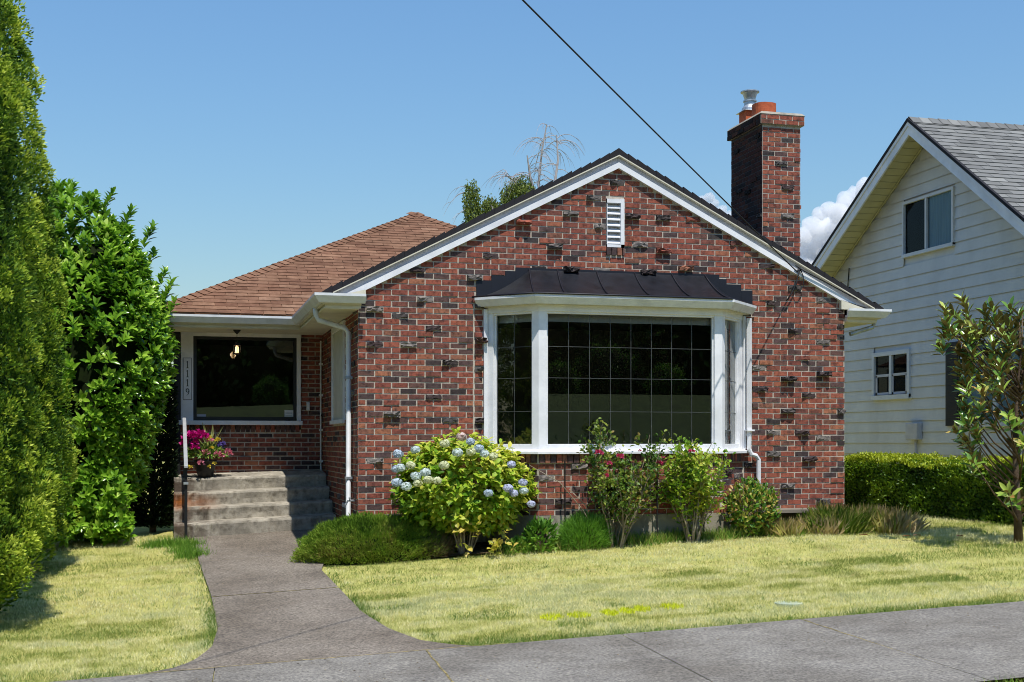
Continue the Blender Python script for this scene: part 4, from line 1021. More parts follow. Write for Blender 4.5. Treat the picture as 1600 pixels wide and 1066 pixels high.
def nwindow(y0, y1, z0, z1, mull, fr=.05, trim=0., sashes=False, curtain=None):
    b = MB(); x0, x1 = XN-.05, XN+.02
    b.box(x0, x1, y0, y0+fr, z0, z1); b.box(x0, x1, y1-fr, y1, z0, z1); b.box(x0, x1, y0+fr, y1-fr, z1-fr, z1); b.box(x0-.015, x1, y0-.0, y1+.0, z0-.02, z0+fr-.01)
    for m in mull: b.box(x0+.005, x1, m-fr*.5, m+fr*.5, z0+fr, z1-fr)
    w = b.build('window', M_VINYL, nb)
    g = MB(); g.add([(XN-.01, y1-fr, z0+fr-.01), (XN-.01, y0+fr, z0+fr-.01), (XN-.01, y0+fr, z1-fr), (XN-.01, y1-fr, z1-fr)], [(0, 1, 2, 3)]); g.build('pane', M_NGLASS, w)
    g = MB(); g.box(XN+.001, XN+.006, y0+fr, y1-fr, z0+fr-.01, z1-fr); g.build('dark_inside', M_MATT, w)
    if sashes:
        s = MB(); zm = (z0+z1)/2
        edges = [y0+fr]+[m for m in mull]+[y1-fr]
        for a, c_ in zip(edges[:-1], edges[1:]):
            a += fr*.4; c_ -= fr*.4
            s.box(XN-.028, XN-.013, a, c_, zm-.025, zm+.02); s.box(XN-.028, XN-.013, a, a+.045, z0+fr, zm); s.box(XN-.028, XN-.013, c_-.045, c_, z0+fr, zm); s.box(XN-.028, XN-.013, a, c_, z0+fr, z0+fr+.04)
        s.build('sash', M_GREYSHADE, w)
    if curtain:
        c1 = MB(); n_ = 40; a, c_ = curtain
        c1.grid(lambda s, t: (XN-.002-.003*math.sin(s*50), a+(c_-a)*s, z0+fr+(z1-z0-2*fr)*t), n_, 1); c1.build('curtain', M_CURT, w)
    return w
nwindow(3.07, 4.55, 4.9, 5.83, [3.85], fr=.045, curtain=(3.12, 3.8))
b = MB(); b.box(XN-.058, XN-.04, 3.09, 3.15, 4.95, 5.8)
nwindow(4.33, 5.53, 2.5, 3.32, [4.93], fr=.07, sashes=True)
nwindow(1.15, 2.87, 2.0, 3.36, [2.0], fr=.09, sashes=False, curtain=(1.25, 2.78))
b = MB(); b.box(XN-.05, XN-.018, 2.9, 3.27, 2.0, 3.34)
for k in range(34): b.box(XN-.056, XN-.05, 2.94, 3.23, 2.05+.0375*k, 2.05+.0375*k+.02)
b.build('shutter', pmat('black_shutter', even('08080c', '0e0e13'), .6, nscale=4), nb)
b = MB(); b.box(XN-.12, XN-.02, 3.98, 4.33, 1.78, 2.06); b.tube([(XN-.05, 4.13, .7), (XN-.05, 4.13, 1.78)], .025, 8); b.build('meter_box', M_GREYSHADE, nb, bevel=.01)
b = MB(); b.tube([(XN-.03, 6.35, 4.95), (XN-.03, 6.4, 4.6), (XN-.03, 6.38, 4.35), (XN-.03, 6.25, 4.2)], .01, 5); b.build('hanging_wire', M_WIRE, nb)

# ================================================================== overhead wire and the cable on the wall
A = Vector((5.58, -.1, 3.905)); B = Vector((-.9, -6.56, 5.70)); Cc = Vector((-7.4, -13.0, 7.66))
pts = []
for i in range(41):
    t = i/20.; l = A*((t-1)*(t-2)/2)+B*(-t*(t-2))+Cc*(t*(t-1)/2); pts.append(l)
b = MB(); b.tube(pts, .0075, 6); b.tube([pts[0], (5.6, -.085, 3.93), (5.63, -.07, 3.97)], .012, 6)
tag(b.build('overhead_wire', M_WIRE, smooth=True), 'black service wire sagging from the sky down to the right gable rake', 'wire')
b = MB(); w0 = lambda x, y: tuple(atY(x, y, -.07))
pp_ = [w0(*p) for p in ((1251, 421), (1255, 432), (1256, 445), (1251, 454), (1246, 454), (1243, 446), (1246, 437))]
b.tube(pp_, .007, 5)
b.tube([w0(1251, 421), w0(1246, 434), w0(1242, 448), w0(1236, 460), w0(1229, 470)], .009, 5)
b.tube([w0(1251, 421), tuple(atY(1243, 415, -.085)), tuple(atY(1257, 424, -.085)), tuple(atY(1290, 441, -.085)), tuple(atY(1340, 468, -.085))], .008, 5)
tag(b.build('cable_loop', M_WIRE, smooth=True), 'slack black cable looped under the right rake of the brick gable', 'cable')
for k, (px, z0, z1) in enumerate(((883, 1.0, 1.52), (1027, .9, 1.5), (1100, .85, 1.5))):
    p = atY(px, 730, -.66); b = MB(); b.tube([(p.x, -.66, G(p.x, -.66)-.05), (p.x, -.65, z1)], .009, 6)
    tag(b.build('garden_stake', M_BLACK), ('thin dark stake by the bay, between the hydrangea and the roses', 'thin dark stake between the two rose bushes', 'thin dark stake at the right side of the right rose bush')[k], 'stake', 'stakes in the flower bed')
b = MB(); b.box(1.98, 2.1, -.66, -.56, .45, .86); tag(b.build('stone_block', M_BRICK, bevel=.01), 'upright reddish block leaning against the bay foundation beside the hydrangea', 'block')
# ================================================================== plants
M_BARK = pmat('bark', even('3f3429', '5b4c3d', '6e6153'), .95, nscale=12, bump=.7, bscale=40, bdist=.02, stretch=(1, 1, .3), spec=.1)
M_TWIG = pmat('pale_twig', even('6d5f4d', '8f826e', 'a89c88'), .9, nscale=12, spec=.1)
M_ARB = pmat('arborvitae_spray', even('2e4a14', '507420', '7f9e2a', 'aabd38', 'cad658'), .6, attr='rnd', trans=.3, spec=.3)
M_SHADECORE = pmat('crown_shade_dark', even('141c0c', '202c10'), .9, nscale=14, spec=.1)  # near black: the shade inside crowns and bushes is put into the colour
def arbor(name, label, cx, cy, rmax, H, seed, nclump):
    z0 = G(cx, cy); rg = np.random.default_rng(seed)
    t = thing(name, label, 'conifer', (cx, cy, z0), 'columnar evergreens at the left edge')
    def prof(u):          # radius against height fraction
        return rmax*np.interp(u, [0, .03, .1, .2, .35, .55, .75, .9, 1.], [.72, .92, 1., 1., .93, .78, .55, .3, .05])
    b = MB(); b.tube([(cx, cy, z0-.1), (cx, cy, z0+1.), (cx, cy, z0+H*.8)], [.14, .12, .03], 10); b.build('trunk', M_BARK, t)
    def lump(a, z): return fbm(np.stack([np.cos(a)*1.2+cx, np.sin(a)*1.2+cy, z*.62], 1), 2.1, seed, 3)
    # inner mass: knobbly solid core, near black for the shade between tufts
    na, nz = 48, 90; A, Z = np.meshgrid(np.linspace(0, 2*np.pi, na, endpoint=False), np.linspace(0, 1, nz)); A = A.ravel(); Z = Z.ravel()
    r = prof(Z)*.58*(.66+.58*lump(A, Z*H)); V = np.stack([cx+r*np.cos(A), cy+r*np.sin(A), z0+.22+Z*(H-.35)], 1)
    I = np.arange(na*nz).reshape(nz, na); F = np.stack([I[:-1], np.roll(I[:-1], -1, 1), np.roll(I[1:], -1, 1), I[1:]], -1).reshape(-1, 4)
    np_mesh('inner_mass', V, F, M_SHADECORE, t)
    u = rg.random(nclump*2)**1.15; keep = rg.random(nclump*2) < prof(u)/rmax; u = u[keep][:nclump]; n = len(u); a = rg.uniform(0, 2*np.pi, n)
    lm = lump(a, u*H); r = prof(u)*(.66+.58*lm)+rg.normal(0, .05, n)
    C = np.stack([cx+r*np.cos(a), cy+r*np.sin(a), z0+.2+u*(H-.25)], 1); R = np.stack([np.cos(a), np.sin(a), 0*a], 1)
    k = 62; tone = np.clip(.45+(lm-.5)*1.1+rg.normal(0, .16, n), 0, 1)  # hollows between lumps get darker leaves: crevice shade painted in
    # each clump is a small rounded tuft of scale leaves, fuller on its upper outer side
    ax = unit(R*.8+np.array([0, 0, .8])+rg.normal(0, .25, (n, 3)))
    br = rg.uniform(.065, .13, n)
    e = rg.normal(size=(n, k, 3)); e = e/np.linalg.norm(e, axis=2)[..., None]; e = e+ax[:, None]*.75; e = e/np.linalg.norm(e, axis=2)[..., None]
    P = C[:, None]+e*(br[:, None]*rg.uniform(.75, 1.1, (n, k)))[..., None]*np.array([1, 1, 1.25])
    D = e*.7+ax[:, None]*.6+rg.normal(0, .3, (n, k, 3)); U = e+rg.normal(0, .5, (n, k, 3))
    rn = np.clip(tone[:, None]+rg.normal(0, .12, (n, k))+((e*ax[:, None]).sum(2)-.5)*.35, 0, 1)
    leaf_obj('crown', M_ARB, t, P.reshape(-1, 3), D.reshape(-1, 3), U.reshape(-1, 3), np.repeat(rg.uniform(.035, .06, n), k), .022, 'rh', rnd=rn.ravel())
    return t
arbor('arborvitae', 'tall columnar evergreen at the left edge of the photo, nearest the pavement', -4.3, -2.5, 1.0, 8.9, 3, 1900)
arbor('arborvitae', 'second columnar evergreen, half hidden behind the front one and beside the glossy laurel', -4.2, .2, .93, 7.4, 8, 1700)
M_DRYSPRAY = pmat('yellowed_spray', even('b88a2c', 'd9b04a', 'c79a3a'), .7, attr='rnd', trans=.3)

# --- laurel
M_LAUREL = pmat('laurel_leaf', even('3e6816', '629024', '88b434', 'acce4c', 'cce07a'), .26, attr='rnd', trans=.32, spec=.55)
lx, ly, lz0 = -3.1, 2.6, G(-3.1, 2.6)
t = thing('laurel_shrub', 'big bright glossy laurel shrub between the evergreen column and the porch steps', 'shrub', (lx, ly, lz0))
b = MB(); pts = stems(b, (lx, ly, lz0-.05), 12, 2.6, .4, .045, twigs=0); b.build('stem', M_BARK, t)
def laurel_tips(n, rr, seed):
    rg = np.random.default_rng(seed); d = unit(rg.normal(size=(n, 3))); nz = fbm(d+3., 2.6, seed, 3)
    d = np.sign(d)*np.abs(d)**.72; d = d/np.maximum(.78, np.linalg.norm(d, axis=1))[:, None]*1.02
    z = d[:, 2]; r = rr*(.8+.4*nz)
    ex = np.where(z > 0, 1.85, 2.35)
    lo_ = np.clip(-z, 0, 1)
    P = np.stack([lx+d[:, 0]*1.03*r*(1-.3*lo_)-.2*np.clip(z, 0, 1)-.12*lo_+.0, ly+d[:, 1]*.9*r, lz0+2.5+z*ex*r-.55*np.clip(z, 0, 1)*np.clip(d[:, 0], 0, 1)], 1)
    return P, d
T1, d1 = laurel_tips(2300, 1., 21); T2, d2 = laurel_tips(900, .82, 22)
b = MB(); b.grid(lambda s, q: (lx+.05+math.cos(6.2832*s)*abs(math.cos(3.1415*(q-.5)))**.6*.72, ly+math.sin(6.2832*s)*abs(math.cos(3.1415*(q-.5)))**.6*.6, lz0+2.3+math.sin(3.1416*(q-.5))*1.55), 20, 14); b.build('twig_shade_core', M_SHADECORE, t, smooth=True)
T3 = np.stack([lx-.12+RNG.uniform(-.75, .6, 520), ly+RNG.uniform(-.85, -.1, 520), lz0+RNG.uniform(.02, .9, 520)], 1); d3 = unit(np.stack([RNG.normal(0, .5, 520), -np.ones(520), RNG.normal(-.2, .3, 520)], 1))
T1 = np.concatenate([T1, T3]); d1 = np.concatenate([d1, d3])
T = np.concatenate([T1, T2]); dd = np.concatenate([d1, d2]); ok = T[:, 2] > lz0+.05; T, dd = T[ok], dd[ok]
ext = []
for (px, py, Y) in ((84, 292, 2.4), (112, 300, 2.4), (150, 305, 2.5), (176, 300, 2.5), (205, 330, 2.5), (238, 355, 2.5), (257, 425, 2.5), (268, 440, 2.4), (262, 455, 2.5), (272, 470, 2.4), (255, 470, 2.6), (240, 395, 2.6), (266, 540, 2.4), (262, 520, 2.4), (266, 565, 2.4), (258, 590, 2.5), (250, 610, 2.5)):
    p = atY(px, py, Y); ext += [p, p-Vector((.05, .0, .09)), p-Vector((.1, 0, .2))]
T = np.concatenate([T, np.array([tuple(p) for p in ext])]); dd = np.concatenate([dd, np.tile(np.array([[.35, -.1, .9]]), (len(ext), 1))])
P, D, U = rosettes(T, dd*.75+np.array([0, -.08, .62])+RNG.normal(0, .18, dd.shape), 8, .85, .55); k = 8
tone = np.clip(fbm(T, 1.4, 5)*1.1-.1+RNG.normal(0, .1, len(T)), 0, 1)
leaf_obj('crown', M_LAUREL, t, P, D, U, np.repeat(RNG.uniform(.1, .15, len(T)), k), np.repeat(RNG.uniform(.048, .066, len(T)), k), 'oval', rnd=np.clip(np.repeat(tone, k)+RNG.normal(0, .1, len(T)*k)+np.tile(np.arange(k)/k*.3-.15, len(T)), 0, 1), bend=.16, fold=.22)
# --- narrow shrub with the shaded wall corner painted into its near-black leaves
M_SHADESHRUB = pmat('shade_dark_leaf', even('0d1a0a', '15260e', '1f3413'), .7, attr='rnd', spec=.2)
t = thing('shade_shrub', 'narrow nearly black shrub coloured as the shade between the laurel and the steps', 'shrub', (-2.36, 3.35, G(-2.36, 3.35)))
n = 9000; u = RNG.random(n); a = RNG.uniform(0, 6.28, n); r = .27*np.interp(u, [0, .1, .8, 1], [.8, 1, .95, .3])*RNG.uniform(.5, 1.1, n)
P = np.stack([-2.36+r*np.cos(a), 3.35+r*np.sin(a)*.9, t.location.z+.05+u*2.5], 1); D = np.stack([np.cos(a), np.sin(a), .7+0*a], 1)+RNG.normal(0, .4, (n, 3))
leaf_obj('crown', M_SHADESHRUB, t, P, D, rdir(n), .09, .03, 'rh')
b = MB(); b.tube([(-2.36, 3.35, t.location.z-.05), (-2.36, 3.35, t.location.z+1.8)], [.05, .02], 7); b.build('trunk', M_BARK, t)
# plants in the sunlit gap beside the house
t = thing('shade_plant', 'small leafy plant in the gap behind the laurel beside the side path', 'plant', (-2.85, 5.2, G(-2.85, 5.2)))
n = 900; P = np.array([-2.85, 5.2, t.location.z])+RNG.normal(0, 1, (n, 3))*np.array([.3, .3, .1])+np.stack([0*RNG.random(n), 0*RNG.random(n), RNG.random(n)*.9], 1)
leaf_obj('foliage', M_LAUREL, t, P, rdir(n), rdir(n)+np.array([0, 0, 1.]), .09, .04, 'rh')

# --- heather mound at the corner of the walk
M_HEATH = pmat('heather_sprig', even('3f5a18', '55761f', '71902c', '8ea03a', '8a7a46'), .75, attr='rnd', trans=.2, spec=.15)
def mound(name, label, cat, cx, cy, rx, ry, h, n, mt, L=(.05, .1), w=.006, seed=1, kind='tri', ang=.0, group=None, up=1.1, core=True):
    rg = np.random.default_rng(seed); z0 = G(cx, cy)
    t = thing(name, label, cat, (cx, cy, z0), group)
    d = unit(rg.normal(size=(n, 3))); d[:, 2] = np.abs(d[:, 2])
    nz = fbm(d*1.5+cx, 2.2, seed, 3); r = (.72+.36*nz+.26*fbm(d*3+cy, 3.5, seed+9, 3))*rg.uniform(.84, 1.04, n)
    ca, sa = math.cos(ang), math.sin(ang); X, Y = d[:, 0]*rx*r, d[:, 1]*ry*r
    P = np.stack([cx+X*ca-Y*sa, cy+X*sa+Y*ca, 0*X], 1); gl = gz(P[:, 0], P[:, 1]); P[:, 2] = gl+d[:, 2]**.8*h*r
    D = d*np.array([1, 1, .8])+np.array([0, 0, up*.6])+rg.normal(0, .4, (n, 3))
    tone = np.clip(fbm(P, 4., seed+3)*1.3-.2+rg.normal(0, .14, n), 0, 1)
    leaf_obj('foliage', mt, t, P, D, rg.normal(size=(n, 3)), rg.uniform(L[0], L[1], n), w, kind, rnd=tone)
    if core:
        b = MB(); m = 20
        b.grid(lambda s, q: (cx+(math.cos(6.2832*s)*math.cos(1.57*q)*rx*.86)*ca-(math.sin(6.2832*s)*math.cos(1.57*q)*ry*.78)*sa, cy+(math.cos(6.2832*s)*math.cos(1.57*q)*rx*.78)*sa+(math.sin(6.2832*s)*math.cos(1.57*q)*ry*.78)*ca, z0-.1+(h*.86+.1)*math.sin(1.57*q)), m, 8)
        b.build('twig_shade_core', M_SHADECORE, t)
    return t
mound('heather_shrub', 'low spreading dark green heather mound at the corner where the walk meets the house', 'shrub', .13, -.36, .84, .47, .44, 46000, M_HEATH, (.025, .055), .009, 31)
mound('heather_shrub', 'small browner heather clump trailing from the big mound towards the hydrangea', 'shrub', .72, -.5, .28, .25, .24, 6000, pmat('brown_heather', even('5a4a34', '6d5a3e', '566033', '7a664a'), .8, attr='rnd', trans=.15), (.05, .09), .006, 32)
# --- green clump and weeds in the bed
M_LAV = pmat('bright_green_stem', even('467420', '64962c', '82b03c', '547f26'), .6, attr='rnd', trans=.3)
p = atY(917, 860, -.8)
mound('lavender_clump', 'fresh green feathery clump at the foot of the left rose bush', 'plant', p.x, -.72, .27, .2, .33, 5200, M_LAV, (.06, .13), .008, 33, core=False)
M_WLEAF = pmat('weed_leaf', even('4f7d22', '74a035', '9db04a', '3f6a1c'), .55, attr='rnd', trans=.3)
p = atY(845, 850, -.75)
mound('leafy_weed', 'small leafy weed with drooping yellow green leaves beside the hydrangea', 'plant', p.x, -.72, .15, .13, .3, 330, M_WLEAF, (.07, .13), .035, 34, 'oval', core=False, up=.4)
mound('leafy_weed', 'low flat green weed left of the drooping weed under the foundation', 'plant', p.x-.24, -.7, .14, .1, .12, 240, M_WLEAF, (.05, .09), .03, 35, 'oval', core=False, up=.3)
# --- small leaf shrub under the bay downspout
p = atY(1176, 800, -.75)
M_BOX = pmat('shrub_leaf', even('2f5a14', '4a7a1e', '7a9c30', 'a8ae4c', 'b98a4a'), .45, attr='rnd', trans=.3, spec=.45)
t = thing('round_shrub', 'small upright green shrub standing before the bay downspout', 'shrub', (p.x, -.72, G(p.x, -.72)))
b = MB(); sp = stems(b, (p.x, -.72, t.location.z-.03), 14, .6, .75, .01, twigs=2); b.build('stem', M_TWIG, t)
n = 1500; d = rdir(n); r = (.7+.5*fbm(d*2, 2., 8))*RNG.uniform(.6, 1.05, n); T = np.array([p.x, -.72, t.location.z+.33])+d*np.array([.34, .26, .34])*r[:, None]
leaf_obj('foliage', M_BOX, t, T, d*.6+np.array([0, -.1, .7])+RNG.normal(0, .5, (n, 3)), d+np.array([0, 0, .6])+RNG.normal(0, .3, (n, 3)), RNG.uniform(.045, .08, n), .032, 'oval')

# --- hydrangea
M_HYD = pmat('hydrangea_leaf', even('446f14', '6c9720', '98b630', 'bcc844', 'd8d45c'), .5, attr='rnd', trans=.35, spec=.3)
hx, hy = 1.15, -.55; hz = G(hx, hy)
t = thing('hydrangea_bush', 'broad yellow green hydrangea bush with round pale blue and cream flower heads', 'shrub', (hx, hy, hz))
b = MB(); st = stems(b, (hx, hy, hz-.03), 34, 1.0, .95, .011, twigs=1, jitter=.1); b.build('stem', M_TWIG, t)
n = 1300; d = rdir(n); d[:, 2] = np.clip(d[:, 2]-.06, -.92, 1); r = .72+.5*fbm(d*1.3+5, 2.3, 14)
T = np.array([hx, hy, hz+.76])+d*np.array([.86, .46, .66])*(1-.22*np.clip(-d[:, 2:3], 0, 1))*(r*RNG.uniform(.72, 1.02, n))[:, None]; T[:, 2] = np.maximum(T[:, 2], hz+.1+.1*RNG.random(n))
ok = (T[:, 2] > hz+.42) | (RNG.random(n) < .85); T, d = T[ok], d[ok]
P, D, U = rosettes(T, d*.6+np.array([0, -.15, .7])+RNG.normal(0, .2, d.shape), 6, 1.1, .25)
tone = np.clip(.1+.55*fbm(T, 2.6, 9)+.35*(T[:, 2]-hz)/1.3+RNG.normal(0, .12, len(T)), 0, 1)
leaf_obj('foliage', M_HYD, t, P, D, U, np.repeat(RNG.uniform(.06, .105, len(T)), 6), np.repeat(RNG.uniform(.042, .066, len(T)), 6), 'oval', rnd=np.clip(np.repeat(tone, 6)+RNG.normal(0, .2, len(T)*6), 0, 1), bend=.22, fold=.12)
T = np.array([[hx+.12+RNG.normal(0, .2), hy-.3+RNG.normal(0, .08), hz+.08+RNG.random()**1.5*.34] for _ in range(16)])
P, D, U = rosettes(T, np.tile(np.array([[0, -.3, .8]]), (16, 1))+RNG.normal(0, .4, (16, 3)), 4, 1.2, .2); leaf_obj('yellowed_foliage', pmat('yellow_leaf', even('a8a52e', 'd0c24a', 'dcc46a', '8f9c33'), .5, attr='rnd', trans=.35), t, P, D, U, .08, .06, 'oval')
HC = {'b': ('b0c0cf', 'cad6df'), 'c': ('cfd3a2', 'dfe1bd'), 'w': ('c5d5d2', 'd9e2de'), 'p': ('d6bdb5', 'e0cdc4'), 'l': ('b6bbd4', 'cacee0')}
M_HF = {k: pmat('petal_'+n_, even(*v), .6, attr='rnd', trans=.25, spec=.15) for (k, v), n_ in zip(HC.items(), ('blue', 'cream', 'white', 'pink', 'lilac'))}
for (px, py, c_) in ((720.6, 682, 'p'), (735, 690, 'b'), (748, 701, 'b'), (757, 709, 'w'), (771, 713, 'c'), (695, 693, 'c'), (715, 707, 'w'), (736, 706, 'c'), (649, 703, 'w'), (622, 709, 'b'), (619, 733, 'b'), (626, 731, 'w'), (642, 727, 'c'),
                     (650, 744, 'w'), (665, 738, 'w'), (669, 750, 'c'), (683, 751, 'c'), (653, 755, 'c'), (620, 754, 'b'), (635, 760, 'w'), (763, 770.6, 'b'), (794, 763, 'l'), (803, 771, 'l'), (817, 754, 'l'), (818, 767, 'w'), (799, 726, 'l'), (830, 788, 'l'), (694, 727, 'c')):
    q = atY(px, py, hy); e = 1-((q.x-hx)/.95)**2-((q.z-hz-.74)/.72)**2; Y = hy-.54*math.sqrt(max(.0, e))-.05; c = np.array(atY(px, py, Y))
    n = 120; d = rdir(n); r_ = random.uniform(.042, .056)
    leaf_obj('flower_head', M_HF[c_], t, c+d*np.array([1.12, 1.12, .8])*r_*RNG.uniform(.8, 1, (n, 1)), np.cross(d, rdir(n)), d, .032, .03, 'rh', fold=.05, bend=.05)

# --- two rose bushes
M_ROSE = pmat('rose_leaf', even('2c4714', '42661e', '64802a', '8c9638', '86583a'), .45, attr='rnd', trans=.3, spec=.4)
M_ROSEY = pmat('rose_leaf_yellow', even('44731c', '6f9a28', '9ab636', 'b9bd46', '8f8a3a'), .45, attr='rnd', trans=.35, spec=.35)
M_RF = pmat('rose_petal', even('b01a5a', 'd04a7a', 'c83a52'), .5, attr='rnd', trans=.25)
def rose(label, cx, cy, h, wd, seed, mt, fl, lean):
    random.seed(seed); rg = np.random.default_rng(seed); z0 = G(cx, cy)
    t = thing('rose_bush', label, 'shrub', (cx, cy, z0), 'rose bushes under the bay window')
    b = MB(); sp = stems(b, (cx, cy, z0-.03), 15, h, wd, .013, seg=7, twigs=3, jitter=.2, lean=lean); b.build('stem', M_TWIG, t)
    T = [(p, d) for p, d, f in sp if (p.z-z0)/h > .4 or random.random() < .22]
    T = [T[i % len(T)] for i in range(int(len(T)*1.45))]
    P0 = np.array([tuple(p) for p, d in T])+rg.normal(0, .035, (len(T), 3)); A = np.array([tuple(d) for p, d in T])+rg.normal(0, .4, (len(T), 3))
    P, D, U = rosettes(P0, A, 5, 1.0, .35)
    P += rg.normal(0, .03, P.shape)
    tone = np.repeat(np.clip(fbm(P0, 5., seed)*1.2-.1+rg.normal(0, .15, len(P0)), 0, 1), 5)
    leaf_obj('foliage', mt, t, P, D, U, rg.uniform(.04, .068, len(P)), .034, 'oval', rnd=np.clip(tone+rg.normal(0, .1, len(P)), 0, 1))
    for (px, py, r_) in fl: bloom(np.array(atY(px, py, cy-.3)), r_, M_RF, t, 24)
    return t
rose('left rose bush with dark magenta blooms and bare woody stems under the bay window', 2.92, -.78, 1.2, .85, 41, M_ROSE, ((936, 709, .045), (969, 714, .042), (953, 725, .032), (947, 744, .035), (1000, 705, .02)), (.02, 0))
rose('right rose bush, yellower and lower, under the right part of the bay window', 3.85, -.82, 1.06, .7, 47, M_ROSEY, ((1031, 725, .038), (1081, 706, .035), (1036, 716, .025)), (-.02, 0))
# bare arching canes left of the roses
b = MB()
for pl in (((2.75, -.75, .5), (2.5, -.8, .95), (2.2, -.85, 1.28), (1.85, -.8, 1.48)), ((2.7, -.7, .5), (2.55, -.75, 1.0), (2.35, -.72, 1.2))): b.tube(pl, [.008, .007, .005, .003][:len(pl)], 5)
tag(b.build('bare_cane', M_TWIG, smooth=True), 'bare straw coloured cane arching left from the rose bush towards the hydrangea', 'cane')

# --- tall dry grass clump at the right corner of the house
M_TALL = pmat('tall_grass', even('6a8a2e', '98a84c', 'c0bc6c', 'd8c68a', 'e2d0a4'), .75, attr='rnd', trans=.5, spec=.15)
def tallgrass(label, cx, cy, rx, ry, n, h, seed, lo=0., hi=1.):
    rg = np.random.default_rng(seed); t = thing('grass_clump', label, 'grass clump', (cx, cy, G(cx, cy)), 'wild grass at the right corner of the brick house')
    K = 11; kx = cx+rg.normal(0, rx, K); ky = cy+rg.normal(0, ry, K); kh = rg.uniform(.45, 1.1, K); kl = rg.normal(.2, .35, K); kt = rg.uniform(-.25, .25, K); ki = rg.integers(0, K, n)
    x = kx[ki]+rg.normal(0, .075, n); y = ky[ki]+rg.normal(0, .06, n); P = np.stack([x, y, gz(x, y)-.02], 1); rr = kh[ki]*1.2-.2
    D = np.stack([(x-kx[ki])*3.+kl[ki]+rg.normal(0, .25, n), rg.normal(-.15, .3, n), np.ones(n)], 1); U = np.stack([rg.normal(0, 1, n), rg.normal(0, 1, n)-.5, .2+0*x], 1)
    leaf_obj('blade', M_TALL, t, P, D, U, h*(.35+.75*rg.random(n))*(.45+.55*rr), .008, 'rh', rnd=np.clip(rg.uniform(lo, hi, n)+.2*(x-cx)/rx+kt[ki], 0, 1), bend=.22)
    return t
tallgrass('tall green and straw grass clump leaning from the right corner of the brick wall', 5.95, -.6, .22, .15, 4600, .42, 51, 0., .75)
tallgrass('drier brown grass clump trailing right towards the hedge', 6.45, -.78, .2, .15, 2600, .34, 52, .35, 1.)
tallgrass('low straw coloured weeds between the round shrub and the grass clump', 5.3, -.72, .24, .1, 1700, .24, 53, .4, 1.)
# --- hedge
M_HEDGE = pmat('hedge_leaf', even('26420c', '3c5e12', '5f8218', '86a020', 'a8b42c'), .4, attr='rnd', trans=.3, spec=.4)
h0, h1 = np.array([7.5, 2.4]), np.array([8.75, -2.6]); hd = (h1-h0); hl = np.linalg.norm(hd); hd /= hl; hn = np.array([-hd[1], hd[0]]); hn = -hn if hn[0] > 0 else hn
t = thing('clipped_hedge', 'long low clipped hedge with a sunlit yellow green top along the neighbouring house', 'hedge', (8.3, 0, .68))
n = 42000; rg = np.random.default_rng(61); s = rg.random(n)*hl; face = rg.random(n); wd = .75; ht = .84
q = np.where(face < .55, 0, np.where(face < .93, rg.random(n)*wd, wd)); zz_ = np.where(face < .55, rg.random(n)**.85*ht, np.where(face < .93, ht, rg.random(n)*ht))
ends = rg.random(n) < .1; s = np.where(ends, 0, s); q = np.where(ends, rg.random(n)*wd, q); zz_ = np.where(ends, rg.random(n)*ht, zz_)
P = np.stack([h0[0]+hd[0]*s-hn[0]*q, h0[1]+hd[1]*s-hn[1]*q, .68+zz_], 1); nz = fbm(P, 3.2, 4, 3)
nor = np.where((face < .55)[:, None], np.array([hn[0], hn[1], .15])[None], np.array([0, 0, 1.])[None])
P = P+nor*((nz-.6)*.26-rg.random(n)*.05-.12*np.clip((zz_/ht-.86)/.14, 0, 1)*(face < .55))[:, None]+rg.normal(0, .012, (n, 3))
D = nor*.6+np.array([0, 0, .45])+rg.normal(0, .55, (n, 3)); tone = np.clip(nz*.9-.1+np.where((face >= .55) & (face < .93), .3, 0)+.5*np.clip((zz_/ht-.84)/.16, 0, 1)+rg.normal(0, .14, n), 0, 1)  # upper leaves lightened: sun on the hedge top is put into the tone
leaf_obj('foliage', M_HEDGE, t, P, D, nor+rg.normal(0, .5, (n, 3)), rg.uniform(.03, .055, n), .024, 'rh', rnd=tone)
b = MB()
c0 = h0-hn*.12+hd*.1; c1 = h1-hn*.12; e0, e1 = c0-hn*.5, c1-hn*.5
b.hexa([(c0[0], c0[1], .62), (c1[0], c1[1], .62), (e1[0], e1[1], .62), (e0[0], e0[1], .62)], [(c0[0], c0[1], 1.4), (c1[0], c1[1], 1.4), (e1[0], e1[1], 1.4), (e0[0], e0[1], 1.4)])
b.build('twig_shade_core', M_SHADECORE, t)
